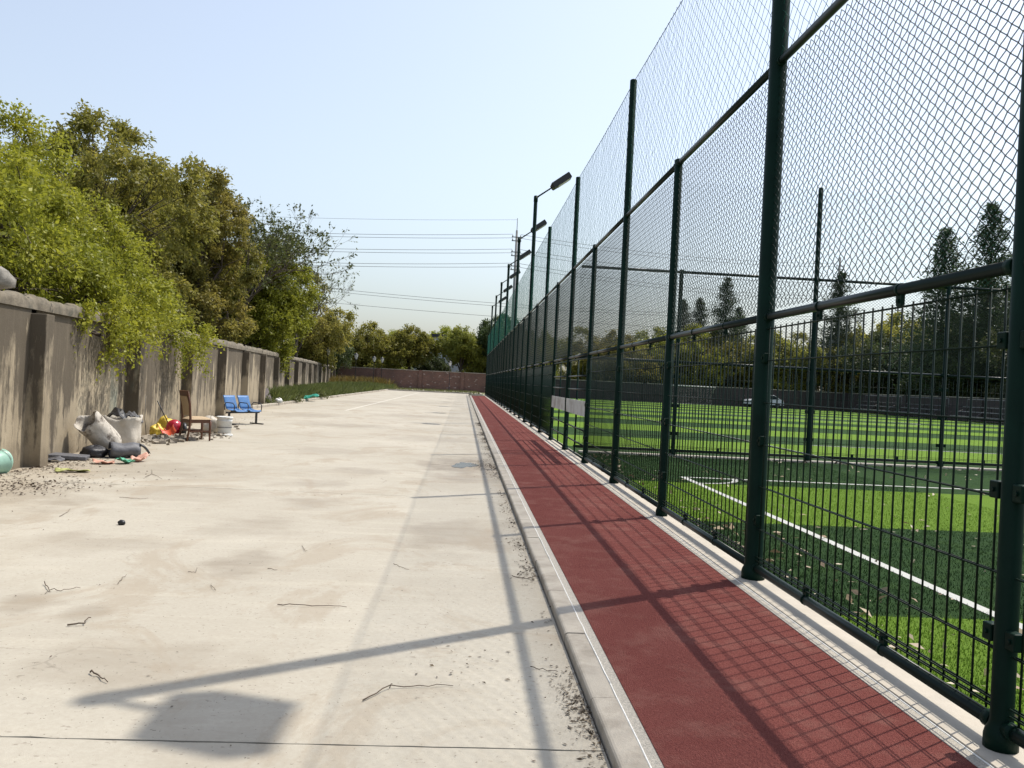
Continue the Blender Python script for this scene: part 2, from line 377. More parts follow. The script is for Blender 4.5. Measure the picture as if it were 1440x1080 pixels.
# right kerb
kb = tag(box_struct('kerb', .672, .783, -6, 80.2, -.22, -.09, M['kerb']), kind='structure')
def kerb_mesh(name, L, wd, z0, z1, r=.018):
    m = MB(); prof = [(-wd/2, z0), (wd/2, z0), (wd/2, z1)]
    for k in range(4):
        a = math.pi/2*(k/3); prof.append((-wd/2+r-r*math.sin(a), z1-r+r*math.cos(a)))
    b = len(m.v); n = len(prof)
    for y in (-L/2, L/2):
        for x, z in prof: m.v.append(Vector((x, y, z)))
    for i in range(n): m.face((b+i, b+n+i, b+n+(i+1) % n, b+(i+1) % n))
    m.face([b+i for i in range(n)]); m.face([b+n+i for i in range(n-1, -1, -1)])
    return m.mesh(name, M['kerb'])
KM = kerb_mesh('kerb_stone', .992, .122, -.09, .0, .02)
y = -5.6
while y < 80:
    inst('kerb_stone', KM, kb, (.727+rnd.gauss(0, .002), y, rnd.gauss(0, .0015)), (0, 0, rnd.gauss(0, .0015))); y += 1.0
box_struct('edging_strip', .794, .846, -6, 80.2, -.1, -.004, M['grout'])
m = MB()
for i in range(60):
    a = -6+i*1.44; 
    if a > 79: break
    m.tube([(.7905+rnd.gauss(0, .0012), a+.16*k, -.001) for k in range(10)], .0045, 5)
tag(m.build('caulk_line', M['caulk']), kind='structure')
box_struct('running_track', .846, 2.13, -6, 80, -.1, 0, M['track'])
box_struct('track_end_kerb', .60, 2.5, 80.2, 80.6, -.1, .05, M['footing'])
box_struct('footing_edge', 2.132, 2.188, -6, 88, -.1, .001, M['grout'])
box_struct('fence_footing', 2.196, 2.49, -6, 88, -.1, .012, M['footing'])
m = MB()
for i in range(66):
    a = -6+i*1.44; m.tube([(2.192+rnd.gauss(0, .001), a+.16*k, .001) for k in range(10)], .0042, 5)
tag(m.build('footing_caulk_line', M['caulk']), kind='structure')
# turf and markings
box_struct('turf', 2.49, 43.6, -8, 93, -.1, 0, M['turf'])
def stripe(name, x0, y0, x1, y1, wd=.1):
    d = Vector((x1-x0, y1-y0, 0)).normalized(); s = Vector((-d.y, d.x, 0))*wd/2; n = max(2, int(math.hypot(x1-x0, y1-y0)/.12)); n = min(n, 200)
    m = MB(); e1 = [rnd.gauss(0, .004) for _ in range(n+1)]; e2 = [rnd.gauss(0, .004) for _ in range(n+1)]
    a = Vector((x0, y0, .004)); L = Vector((x1, y1, .004))-a
    m.sheet(lambda u, v: a+L*u+s*(v*2-1)*(1+(e1 if v < .5 else e2)[int(round(u*n))]*12), n, 1, False)
    return tag(m.build(name, M['line']), kind='structure')
stripe('touchline', 3.76, -7, 3.76, 13.97); stripe('goal_line', 3.812, 13.92, 40, 13.92)
m = MB(); m.sheet(lambda u, v: (3.76+(.80+.09*v)*math.cos(-u*math.pi/2), 13.92+(.80+.09*v)*math.sin(-u*math.pi/2), .006), 20, 1, False)
tag(m.build('corner_arc', M['line']), kind='structure')
stripe('goal_line', 4, 20.0, 41, 20.0); stripe('touchline', 8.8, 20.06, 8.8, 89.9); stripe('touchline', 41, 20.06, 41, 89.9); stripe('goal_line', 8, 90, 41, 90)
stripe('penalty_line', 10.5, 24.6, 39, 24.6); stripe('halfway_line', 8.86, 55, 40.94, 55)
m = MB(); m.sheet(lambda u, v: (25+(5+.1*v)*math.cos(u*2*math.pi), 55+(5+.1*v)*math.sin(u*2*math.pi), .006), 80, 1, False)
tag(m.build('centre_circle', M['line']), kind='structure')
box_struct('cross_footing', 2.6, 43.4, 18.14, 18.42, -.1, .03, M['footing'])
# yard parking line, far kerbs and verge
m = MB(); m.sheet(lambda u, v: (-4.85+.45*u+.11*v, 35.2+51*u, ZY+.004), 60, 1, False); tag(m.build('parking_line', M['paint_line']), kind='structure')
kb2 = tag(box_struct('verge_kerb', -8.10, -8.02, 30.6, 91.9, -.2, -.08, M['kerb']), kind='structure')
KM2 = kerb_mesh('verge_kerb_stone', .985, .13, -.08, .06, .03)
for i in range(61): inst('kerb_stone', KM2, kb2, (-8.06+rnd.gauss(0, .008), 31.1+i, rnd.gauss(0, .006)), (0, 0, math.pi+rnd.gauss(0, .006)))
kb3 = tag(box_struct('far_kerb', -8.05, .6, 92.1, 92.2, -.2, -.08, M['kerb']), kind='structure')
for i in range(9): inst('kerb_stone', KM2, kb3, (-7.6+i, 92.15, rnd.gauss(0, .004)), (0, 0, math.pi/2))
m = MB(); 
wallx = lambda y: -6.09-.105*(y-12.43)
m.sheet(lambda u, v: (wallx(30+78.5*u)*(1-v)+(-8.13)*v, 30.4+78*u, -.05+.2*math.sin(math.pi*v)*min(1, u*6)), 40, 4)
tag(m.build('verge_soil', M['soil']), kind='structure')
box_struct('far_verge', -8.12, 2.2, 92.24, 108, -.12, -.03, M['footing'])

# ------------------------------------------------------------------ left boundary wall
wall_pts = [2.6, 7.4, 12.23, 17.06, 21.88, 26.74, 31.5, 36.3, 41.3, 46.6, 52, 57.4, 63.0, 68.7, 74.6, 81, 87.6, 94.3, 101, 107.6]
bw = tag(empty('boundary_wall', (wallx(50), 50, ZY)), 'stained grey rendered boundary wall with square pillars and mossy coping', 'wall')
def bwl(v): return Vector(v)-Vector((wallx(50), 50, ZY))
M['pillar'] = M['wall']; M['coping'] = plain('coping_render', (.16, .135, .10), .95, .35, 5, bump=.9, bscale=35, dirt=(.085, .078, .06))
for a, b in zip(wall_pts[:-1], wall_pts[1:]):
    xa, xb = wallx(a), wallx(b); d = Vector((xb-xa, b-a, 0)); L = d.length; d.normalize(); s = Vector((d.y, -d.x, 0))
    top = 2.24; mm = MB(); nn = 10
    ph = rnd.random()*9; off = rnd.gauss(0, .015)
    # panel with slightly wavy face
    mm.sheet(lambda u, v: bwl(Vector((xa, a, ZY-.05))+d*(.13+u*(L-.26))+s*(off+.006*math.sin(u*7+ph)*math.sin(v*5))+Vector((0, 0, v*(top-ZY+.05)))), nn, 6)
    mm.sheet(lambda u, v: bwl(Vector((xa, a, ZY-.05))+d*(.13+(1-u)*(L-.26))-s*.22+Vector((0, 0, v*(top-ZY+.05)))), nn, 2)
    mm.build('wall_panel', M['wall'], bw)
    cc = MB(); e = [rnd.gauss(0, .017) for _ in range(40)]; hh = [rnd.gauss(0, .013)-(.04 if rnd.random() < .08 else 0)+.012*math.sin(q*.9+a) for q in range(40)]
    def cop(u, v):
        k = int(round(u*24)); prof = [(.045, -.10), (.05+e[k]*.5, -.02), (.04+e[k], .055+hh[k]), (-.01, .085+hh[k]), (-.12, .10+hh[k]), (-.2, .07), (-.26, .02), (-.26, -.1)]
        q = prof[int(round(v*7))]; return bwl(Vector((xa, a, top))+d*(u*L)+s*q[0]+Vector((0, 0, q[1])))
    cc.sheet(cop, 24, 7); cc.build('coping', M['coping'], bw)
for a in wall_pts:
    d = Vector((-.105, 1, 0)).normalized(); rot = Matrix.Rotation(math.atan2(.105, 1), 3, 'Z')
    MB().box(bwl((wallx(a)+.05, a, ZY-.05+1.09)), (.36, .30, 2.2+.02*rnd.random()), rot, .012).build('pillar', M['pillar'], bw)
# far brick wall
def brick_wall(name, x0, y0, x1, y1, h, mat, label, step=5.2, rz=None):
    L = math.hypot(x1-x0, y1-y0); ang = math.atan2(y1-y0, x1-x0)
    r = tag(empty(name, (x0, y0, -.08), ang), label, 'wall')
    MB().box((L/2, 0, h/2), (L, .24, h)).build('brick_face', mat, r)
    MB().box((L/2, 0, h+.04), (L+.06, .34, .078)).build('coping', M['kerb'], r)
    n = int(L/step); pm = MB().box((0, 0, h/2+.02), (.42, .62, h+.1)).mesh('pier', mat)
    for i in range(n+1): inst('pier', pm, r, (L*i/max(1, n), 0, 0))
    return r
brick_wall('brick_wall', -16.2, 108.4, 16, 108.0, 2.42, M['brick'], 'old reddish brick wall with pale worn patches closing off the concrete yard')
brick_wall('brick_wall', 2.9, 93.6, 43.6, 93.6, 2.1, M['brick2'], 'dark brick wall behind the far white goal')
brick_wall('brick_wall', 44.0, 93.2, 44.0, 20, 2.1, M['brick2'], 'dark brick wall along the touchline behind the metal benches', 6)

# ------------------------------------------------------------------ sports fence
BAY = 3.04; FX, FY0 = 2.334, 3.418
def post_mesh(name, r, h, n=18):
    m = MB(); m.lathe([(r+.022, 0), (r+.022, .05), (r+.016, .075), (r+.004, .10), (r, .12), (r, h-.01), (r-.008, h), (r*.5, h+.008)], n); return m.mesh(name, M['gpost'])
PM = {'short': post_mesh('fence_post', .046, 4.07), 'tall': post_mesh('fence_post', .052, 6.06), 'lamp': post_mesh('fence_post', .068, 8.3, 20)}
def tube_mesh(name, pts, r, mat, n=12): return MB().tube(pts, r, n).mesh(name, mat)
RM = tube_mesh('rail', [(0, .045, 0), (0, BAY-.045, 0)], .031, M['grail'], 16)
def zig(w, h, L, z0, z1, r, jit=0, phase=0, hook=.004, seed=1):
    g = np.random.default_rng(seed); ns = int(L/w*2)-1; nz = int(round((z1-z0)/(h/2)))
    A = []; B = []
    node = {}
    for i in range(ns+2):
        for k in range(nz+1): node[i, k] = (g.normal(0, jit), g.normal(0, jit)*.6, g.normal(0, jit*1.3))
    for i in range(ns+1):
        P = []
        for k in range(nz+1):
            side = (k+i) % 2
            j = node[i+side, k] if jit else (0, 0, 0)
            yy = min(L, max(0, (i+side)*w*.5+j[0])); zz = z0+(z1-z0)*k/nz+(j[1] if 0 < k < nz else 0)
            P.append(((hook if (k % 2) else -hook)+j[2], yy, zz))
        A += P[:-1]; B += P[1:]
    A = np.array(A); B = np.array(B); return sticks(A, B, r)
V, F = zig(.080, .064, BAY, 2.09, 3.955, .0029); CHAIN = np_mesh('chain_link', V, F, M['chain'])
e = MB().tube([(0, .05, 3.96), (0, BAY-.05, 3.96)], .004, 5)
NETS = []
for sd in (1, 2, 3):
    V, F = zig(.15, .13, BAY, 4.04, 6.01, .0020, .0030, 0, .0, sd); NETS.append(np_mesh('net', V, F, M['net']))
BARS = 28; bs = BAY/BARS
barm = MB().tube([(0, 0, .13), (0, 0, 1.965)], .0052, 6).mesh('bar', M['gbar'])
def wires():
    m = MB(); a, b = .06, BAY-.06
    for z in [.155, .185]+[.40+.325*i for i in range(5)]+[1.945]:
        for x in (-.0092, .0092): m.tube([(x, a, z), (x, b, z)], .0042, 6)
    return m
WM = wires().mesh('mesh_panel', M['gbar'])
mm = wires()
for i in range(1, BARS): mm.tube([(0, i*bs, .13), (0, i*bs, 1.965)], .0052, 4)
WMALL = mm.mesh('mesh_panel', M['gbar'])
def clamp_mesh():
    m = MB(); m.tube([(0, -.012, 0), (0, .012, 0)], .0355, 14); m.box((0, 0, -.058), (.022, .06, .062), None, .004); m.box((-.016, 0, -.062), (.012, .02, .02)); return m.mesh('clamp', M['gpost'])
CL = clamp_mesh()
def bracket_mesh():
    m = MB(); m.box((0, 0, 0), (.05, .062, .075), None, .006); m.tube([(-.025, 0, 0), (-.034, 0, 0)], .011, 8); return m.mesh('bracket', M['gpost'])
BR = bracket_mesh()
FLG = MB().tube([(0, 0, 0), (0, .05, 0)], .038, 14).mesh('rail_socket', M['gpost'])
def sports_fence(name, label, loc, rz, k0, k1, tall, lamps, gates, detail, barbays, offs=0):
    r = tag(empty(name, loc, rz), label, 'fence')
    ks = list(range(k0, k1+1))
    for k in ks:
        if k in lamps: continue
        inst('post', PM['tall' if k in tall else 'short'], r, (0, k*BAY, 0))
    for k in ks[:-1]:
        y = k*BAY
        for z, nm in ((2.04, 'middle_rail'), (4.02, 'top_rail'), (.092, 'bottom_rail')):
            if k in gates and z < 1: continue
            ro = inst(nm, RM, r, (0, y, z), (0, 0, 0))
            if k in detail:
                if z < 3:
                    for t in (.33, .67): inst('clamp', CL, ro, (0, BAY*t, 0), (math.pi if z < 1 else 0, 0, 0) if z > 1 else (math.pi, 0, 0))
                inst('rail_socket', FLG, ro, (0, .045, 0)); inst('rail_socket', FLG, ro, (0, BAY-.095, 0))
        c = inst('chain_link', CHAIN, r, (0, y, 0)); tag(c, kind='stuff')
        tag(inst('net', NETS[k % 3], r, (0, y, 0)), kind='stuff')
        if k in gates: continue
        if k in barbays:
            p = inst('mesh_panel', WM, r, (0, y, 0))
            for i in range(1, BARS): inst('bar', barm, p, (0, i*bs, 0))
        else: tag(inst('mesh_panel', WMALL, r, (0, y, 0)), kind='stuff')
    for k in detail:
        for sd in (-1, 1):
            for z in (.47, 1.08, 1.72): inst('bracket', BR, r, (-.012, k*BAY+sd*.077, z))
    sup = sorted((set(tall) | set(lamps)) & set(ks))
    for a, b in zip(sup[:-1], sup[1:]):
        n = 12; m = MB().tube([(0, a*BAY+(b-a)*BAY*i/n, 6.02-.04*math.sin(math.pi*i/n)) for i in range(n+1)], .0045, 5); m.build('net_rope', M['gbar'], r)
    return r
LAMPS = [1, 9, 12, 15, 18, 21, 24]
sports_fence('sports_fence', 'tall dark green sports fence with bar panels, chain link and netting beside the red track', (FX, FY0, .012), 0, -2, 27,
             {-2, -1, 3, 5, 7, 27}, set(LAMPS), {4, 5}, range(-1, 9), (-1, 0, 1, 2, 3))
# cross fence between the two pitches: local +Y becomes world +X
r = sports_fence('sports_fence', 'dark green cross fence standing between the two turf pitches', (FX+.10, 18.28, .03), -math.pi/2, 0, 13,
                 {0, 2, 4, 6, 8, 10, 12}, set(), set(), (0, 1, 2, 3), ())
for ch in r.children: ch.location.y += 2.24-BAY
for ch in list(r.children):
    if ch.location.y < -.01: 
        for g in list(ch.children): bpy.data.objects.remove(g)
        bpy.data.objects.remove(ch)
# short closing bay next to the main fence
for z, nm in ((2.04, 'middle_rail'), (4.02, 'top_rail'), (.092, 'bottom_rail')): inst(nm, RM, r, (0, 0, z), (0, 0, 0), (1, 2.24/BAY, 1))
tag(inst('mesh_panel', WMALL, r, (0, 0, 0), (0, 0, 0), (1, 2.24/BAY, 1)), kind='stuff'); tag(inst('chain_link', CHAIN, r, (0, 0, 0), (0, 0, 0), (1, 2.24/BAY, 1)), kind='stuff')
# gates in bays 4 and 5
def gate(k, label):
    g = tag(empty('gate', (FX, FY0+k*BAY, .012)), label, 'gate')
    a, b = .085, BAY-.085; c = BAY/2
    m = MB().tube([(0, a, .06), (0, a, 1.97), (0, b, 1.97), (0, b, .06), (0, a, .06)], .021, 8); m.build('gate_frame', M['gpost'], g)
    for y in (BAY*.5,): MB().tube([(0, y, .08), (0, y, 1.95)], .017, 8).build('upright', M['gpost'], g)
    for z in (.30, .58, 1.36, 1.63): MB().tube([(0, a, z), (0, b, z)], .017, 8).build('cross_bar', M['grail'], g)
    MB().box((-.03, BAY/2, 1.0), (.012, BAY-.2, .29), None, .002).build('board', M['board'], g)
    return g
gate(4, 'green tube gate with a white board, before the cross fence'); gate(5, 'green tube gate with a white board, past the cross fence')
# floodlight poles
def floodlight(k, label):
    p = tag(empty('floodlight_pole', (FX, FY0+k*BAY, .012)), label, 'floodlight', 'floodlights along the sports fence')
    inst('pole', PM['lamp'], p)
    ca, sa = math.cos(R_(36)), math.sin(R_(36)); u = Vector((ca, 0, sa)); o = Vector((0, 0, 8.22))
    a = MB().tube([o-Vector((.0, 0, .04)), o+u*.12, o+u*.78], [.034, .03, .026], 10); a.build('arm', M['gpost'], p)
    MB().tube([(0, 0, 8.08), (0, 0, 8.27)], .078, 14).build('collar', M['gpost'], p)
    rot = Matrix((( ca, 0, -sa), (0, 1, 0), (sa, 0, ca)))
    h = MB(); b = len(h.v)
    prof = [(0, .17, .085), (.05, .26, .12), (.78, .27, .125), (.80, .265, .12)]
    rings = []
    for (x, hy, hz) in prof:
        ring = []
        for (yy, zz) in ((-1, -.75), (1, -.75), (1, .8), (.9, 1), (-.9, 1), (-1, .8)):
            h.v.append(o+u*.70+rot@Vector((x, yy*hy, zz*hz))); ring.append(len(h.v)-1)
        rings.append(ring)
    for r0, r1 in zip(rings[:-1], rings[1:]):
        for i in range(6): h.face((r0[i], r0[(i+1) % 6], r1[(i+1) % 6], r1[i]))
    h.face(rings[0][::-1]); h.face(rings[-1])
    hd = h.build('lamp_head', M['lamp'], p)
    MB().box(o+u*.70+rot@Vector((.47, 0, -.099)), (.50, .40, .02), rot).build('lens', M['lens'], hd)
    return p
for k in LAMPS: floodlight(k, {1: 'thick dark green floodlight pole in the fence beside the pitch corner', 9: 'floodlight pole with angled lamp head, first past the gates', 24: 'last floodlight pole near the fence end by the brick wall'}.get(k, 'dark green floodlight pole with angled lamp head past the gates'))

# ================================================================== VEGETATION
def unit(v): return v/(np.linalg.norm(v, axis=-1, keepdims=True)+1e-9)
def leaf_mesh(name, P, D, size, tint, mat, g, wr=.5, sizevar=.42):
    """folded four-point leaves; P base points, D directions"""
    n = len(P); L = size*(1+g.normal(0, sizevar, n)).clip(.4, 1.8)[:, None]
    up = unit(g.normal(0, 1, (n, 3))+np.array([0, 0, .9])); S = unit(np.cross(D, up)); N = np.cross(S, D)
    mid = P+D*L*.5
    V = np.stack([P, mid+S*L*wr*.5+N*L*.1, P+D*L-N*L*.06, mid-S*L*wr*.5+N*L*.1], 1).reshape(-1, 3)
    F = np.arange(n*4).reshape(-1, 4)
    return np_mesh(name, V, F, mat, False, np.repeat(tint, 4))
def branch_tubes(mb, p0, p1, r0, r1, g, bend=.12, seg=4, n=5):
    p0 = Vector(p0); p1 = Vector(p1); L = (p1-p0).length; o = Vector(g.normal(0, bend*L, 3))
    pts = [p0.lerp(p1, t)+o*math.sin(math.pi*t)*.6+Vector((0, 0, .10*L*math.sin(math.pi*t))) for t in np.linspace(0, 1, seg+1)]
    mb.tube(pts, [r0+(r1-r0)*t for t in np.linspace(0, 1, seg+1)], n, cap=False); return pts
def crown_tree(seed, base_h, lobes, clumps, twigs, per, tlen, leaf, droop=.25, trunk_r=.16, lean=(0, 0), jit=.07, outer=.5, wr=.5, holes=.0):
    """lobes [(x,y,z,rx,ry,rz)] rel. to base -> (wood MB, leaf P, D, tint)"""
    g = np.random.default_rng(seed); wood = MB(); fork = Vector((lean[0]*.5, lean[1]*.5, base_h))
    wood.tube([(0, 0, -.15), (lean[0]*.1, lean[1]*.1, .15), (lean[0]*.25, lean[1]*.25, base_h*.5), fork], [trunk_r*1.5, trunk_r*1.1, trunk_r*.95, trunk_r*.85], 9, cap=False)
    vol = np.array([l[3]*l[4]*l[5] for l in lobes])**.7; cnt = np.maximum(6, (clumps*vol/vol.sum()).astype(int))
    PP, DD, TT = [], [], []
    for (lx, ly, lz, rx, ry, rz), c in zip(lobes, cnt):
        cen = Vector((lx, ly, lz-rz*.25)); limb = branch_tubes(wood, fork, cen, trunk_r*.55, trunk_r*.2, g, .10, 5, 6)
        lt = g.uniform(.15, .85)
        for i in range(c):
            d = g.normal(0, 1, 3); d /= np.linalg.norm(d)
            rr = (outer+(1-outer)*g.random()**.6)
            q = np.array([lx, ly, lz])+d*rr*np.array([rx, ry, rz])*(1+g.normal(0, .07))
            if d[2] < -.55 and g.random() < .5: continue
            out = unit(d*np.array([1, 1, .6])+g.normal(0, .25, 3))
            st = limb[g.integers(2, 6)]
            if i % 2 == 0: branch_tubes(wood, st, q, trunk_r*.11, .006, g, .1, 4, 4)
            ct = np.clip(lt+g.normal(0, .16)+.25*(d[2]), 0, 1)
            nt = twigs
            td = unit(out[None]*.75+g.normal(0, .65, (nt, 3))+np.array([0, 0, .12])); tl = tlen*g.uniform(.5, 1.25, nt)
            k = np.repeat(np.arange(nt), per); t = g.random(len(k))**.8
            p = q[None]+td[k]*(tl[k]*t)[:, None]; p[:, 2] -= droop*(tl[k]*t)**2/ max(tlen, .1)
            p += g.normal(0, jit, p.shape)
            dd = unit(td[k]*.6+g.normal(0, .6, p.shape)+np.array([0, 0, -.35]))
            PP.append(p); DD.append(dd); TT.append(np.clip(ct+g.normal(0, .12, len(p)), 0, 1))
    return wood, np.concatenate(PP), np.concatenate(DD), np.concatenate(TT), g
def tree(name, label, loc, data, mat, leaf, group, wr=.5, cat='tree', rz=0):
    wood, P, D, T, g = data
    o = tag(empty(name, loc, rz), label, cat, group)
    wood.build('trunk', M['bark'], o); inst('crown', leaf_mesh('crown', P, D, leaf, T, mat, g, wr), o); return o
def tree_copy(src, name, loc, rz, sc, label, group, mat=None):
    o = tag(empty(name, loc, rz), label, 'tree', group); o.scale = (sc, sc, sc) if not isinstance(sc, tuple) else sc
    for ch in src.children:
        c = ch.copy(); COL.objects.link(c); c.parent = o
        if mat and ch.name.startswith('crown'):
            c.material_slots[0].link = 'OBJECT'; c.material_slots[0].material = mat
    return o
GL = 'trees behind the boundary wall'
def rl(g, n, c, spread, r):
    return [(c[0]+g.normal(0, spread[0]), c[1]+g.normal(0, spread[1]), c[2]+g.normal(0, spread[2]), *(np.array(r)*g.uniform(.75, 1.2))) for _ in range(n)]
G = np.random.default_rng(3)
# T1 bright green weeping tree overhanging the wall
bx, by = -8.9, 16.2
def rel(x, y, z): return (x-bx, y-by, z+.06)
lob = [(*rel(-8.6, 14.3, 3.9), 1.3, 1.5, 1.2), (*rel(-9.1, 16.0, 4.7), 1.6, 1.5, 1.3), (*rel(-8.0, 17.4, 3.7), 1.4, 1.6, 1.2), (*rel(-7.3, 14.6, 3.0), 1.0, 1.5, .85),
       (*rel(-7.2, 17.0, 2.85), 1.05, 1.3, .85), (*rel(-7.6, 19.2, 2.9), .8, 1.0, .6), (*rel(-9.8, 18.6, 4.1), 1.5, 1.5, 1.3), (*rel(-7.0, 12.7, 3.5), .95, 1.1, 1.0), (*rel(-8.5, 12.4, 4.2), 1.2, 1.2, 1.3),
       (*rel(-6.45, 16.0, 2.3), .4, .7, .4), (*rel(-6.7, 19.4, 2.35), .3, .5, .25), (*rel(-6.2, 14.7, 2.05), .32, .45, .42), (*rel(-6.45, 20.6, 2.15), .18, .4, .2), (*rel(-6.3, 15.8, 1.75), .28, .4, .35)]
tree('leafy_tree', 'bright yellow-green spreading tree drooping over the near wall', (bx, by, -.1), crown_tree(21, 2.3, lob, 540, 7, 42, .56, .07, .5, .17, (.4, .2), .06, .6), M['leaf_bright'], .064, GL)
# T2 big olive evergreen
lob = rl(G, 5, (0, 0, 5.4), (1.3, 1.2, .8), (1.7, 1.7, 1.5))+[(.5, -.2, 7.3, 1.5, 1.5, 1.3), (-.9, .5, 6.8, 1.4, 1.4, 1.3), (1.9, 1.0, 6.2, 1.4, 1.4, 1.2), (1.2, .6, 3.8, 1.8, 1.8, 1.4), (-1.5, -.6, 4.0, 1.8, 1.8, 1.5)]
t2 = tree('evergreen_tree', 'tall olive-green evergreen rising above the bright drooping tree', (-11.4, 25.6, -.1), crown_tree(22, 2.6, lob, 460, 7, 44, .48, .1, .2, .2, (.2, .1), .085, .66), M['leaf_olive'], .095, GL, .5)
# sparse young tree tops over T1
def bare(seed, h, depth=5, spread=.5, leafn=5, r0=.09, lsize=.08, droop=0, n0=5):
    g = np.random.default_rng(seed); wood = MB(); P = []; D = []
    def rec(p, d, L, r, k):
        q = p+d*L; mid = p+d*L*.5+Vector(g.normal(0, .05*L, 3)); wood.tube([p, mid, q], [r, r*.85, r*.7], 5 if k > 2 else 3, cap=False)
        if k == 0 or L < .12:
            for _ in range(leafn): P.append(np.array(q)-np.array(d)*L*g.random()*.8+g.normal(0, .04, 3)); D.append(unit(g.normal(0, .6, 3)+np.array(d)+np.array([0, 0, -.3])))
            return
        for i in range(g.integers(2, 4)):
            nd = (d+Vector(g.normal(0, spread, 3))+Vector((0, 0, .14-droop))).normalized(); rec(q, nd, L*g.uniform(.62, .85), r*.62, k-1)
        if k <= 2:
            for _ in range(leafn//2): P.append(np.array(mid)+g.normal(0, .05, 3)); D.append(unit(g.normal(0, 1, 3)))
    wood.tube([(0, 0, -.15), (.05, 0, h*.16), (0, .05, h*.32)], [r0*1.3, r0, r0*.9], 7, cap=False)
    for i in range(n0):
        a = 2*math.pi*i/n0+g.random(); rec(Vector((0, .05, h*(.25+.08*g.random()))), Vector((math.cos(a)*.5, math.sin(a)*.5, 1)).normalized(), h*.2*g.uniform(.8, 1.1), r0*.6, depth)
    return wood, np.array(P), np.array(D), g.random(len(P)), g
tree('young_tree', 'thin sparse-leaved tree poking up behind the bright drooping tree', (-12.4, 22.4, -.1), bare(5, 6.6, 5, .34, 7, .08, .07), M['leaf_olive'], .085, GL)
# T3 brown-olive evergreen
lob = rl(G, 5, (0, 0, 5.4), (1.2, 1.3, .9), (1.6, 1.7, 1.5))+[(.6, .2, 8.4, 1.5, 1.5, 1.2), (1.6, .8, 7.6, 1.3, 1.3, 1.2), (-1.2, -.4, 7.6, 1.5, 1.5, 1.3), (1.9, .6, 6.0, 1.3, 1.4, 1.3), (1.5, .2, 3.5, 1.5, 1.7, 1.2)]
t3 = tree('evergreen_tree', 'brownish olive evergreen with new bronze growth, beside the sparse tree', (-12.0, 34.6, -.1), crown_tree(23, 2.4, lob, 460, 7, 40, .5, .1, .2, .2, (.2, .1), .09, .66), M['leaf_brown'], .11, GL, .5)
# T4 sparse tall
tree('sparse_tree', 'tall thin-foliaged tree with grey twigs between bronze and fresh green trees', (-11.0, 40.0, -.1), bare(9, 10.4, 6, .42, 5, .12, .1), M['leaf_sparse'], .13, GL)
# T5 fresh green
lob = [(.4, .3, 7.2, 1.4, 1.5, 1.1), (.2, 0, 4.8, 1.8, 2.0, 1.6), (1.2, .8, 6.0, 1.6, 1.7, 1.4), (-.6, -1.3, 6.2, 1.6, 1.6, 1.4), (1.2, -1.0, 3.8, 1.1, 1.3, 1.1), (1.4, .6, 4.6, 1.2, 1.4, 1.2), (1.5, -.6, 2.6, .65, .9, .8), (.3, .3, 6.3, 1.2, 1.3, 1.0), (-1.5, .6, 4.5, 1.6, 1.6, 1.5)]
t5 = tree('leafy_tree', 'fresh green round tree leaning over the wall by the verge', (-10.9, 44.2, -.1), crown_tree(24, 2.8, lob, 420, 7, 30, .5, .1, .5, .15, (.5, .2), .09, .64), M['leaf_fresh'], .125, GL)
# T6-T8
lob = rl(G, 6, (0, 0, 5.0), (1.3, 1.3, .9), (1.7, 1.7, 1.5))+[(.3, .2, 7.4, 1.6, 1.6, 1.3)]
t6 = tree('evergreen_tree', 'bronze-tipped evergreen just past the fresh green tree', (-13.6, 53.0, -.1), crown_tree(25, 2.4, lob, 360, 6, 22, .6, .1, .2, .2, (.1, .1), .1, .6), M['leaf_brown'], .17, GL, .5)
tree('sparse_tree', 'leaning half-bare tree with thin twigs beside the bronze evergreen by the verge', (-13.0, 66.0, -.1), bare(14, 11.2, 6, .42, 2, .13, .1), M['leaf_sparse'], .15, GL)
far_a = tree('evergreen_tree', 'olive and bronze evergreen behind the wall end with street lamps before it', (-14.6, 76.5, -.1), crown_tree(26, 2.2, rl(G, 8, (0, 0, 5.4), (1.6, 1.6, 1.3), (1.9, 1.9, 1.6))+[(0, 0, 8.6, 2.0, 2.0, 1.7), (1.4, .2, 3.4, 2, 2, 1.6), (-1.4, -.3, 3.2, 2, 2, 1.6), (.2, 1.5, 3.2, 2, 2, 1.5), (0, -1.6, 3.3, 2, 2, 1.5)], 430, 6, 18, .7, .12, .2, .24, (.1, .1), .13, .6), M['leaf_brown'], .19, GL, .55)
far_b = tree('evergreen_tree', 'rounded green evergreen behind the corner of the two walls', (-13.2, 114, -.1), crown_tree(27, 1.9, rl(G, 8, (0, 0, 4.6), (1.7, 1.7, .9), (1.9, 1.9, 1.5))+[(.2, 0, 6.8, 2.2, 2.2, 1.6), (1.5, .3, 2.9, 2, 2, 1.4), (-1.5, -.3, 2.9, 2, 2, 1.4), (0, 1.6, 2.8, 2, 2, 1.4), (.2, -1.6, 2.9, 2, 2, 1.4)], 400, 6, 18, .75, .12, .2, .22, (.1, .1), .14, .6), M['leaf_olive'], .22, 'trees behind the far brick wall', .55)
GF = 'trees behind the far brick wall'
far_c = tree('evergreen_tree', 'rounded evergreen with forked bare stems left of the white building', (-7.4, 114.5, -.1), crown_tree(28, 2.7, rl(G, 6, (0, 0, 5.0), (1.3, 1.3, .6), (1.5, 1.5, 1.2))+[(.1, 0, 6.9, 1.9, 1.9, 1.3), (-.4, .2, 5.6, 2.0, 2.0, 1.4)], 330, 6, 18, .6, .12, .2, .2, (.1, .1), .12, .66), M['leaf_olive'], .2, GF, .55)
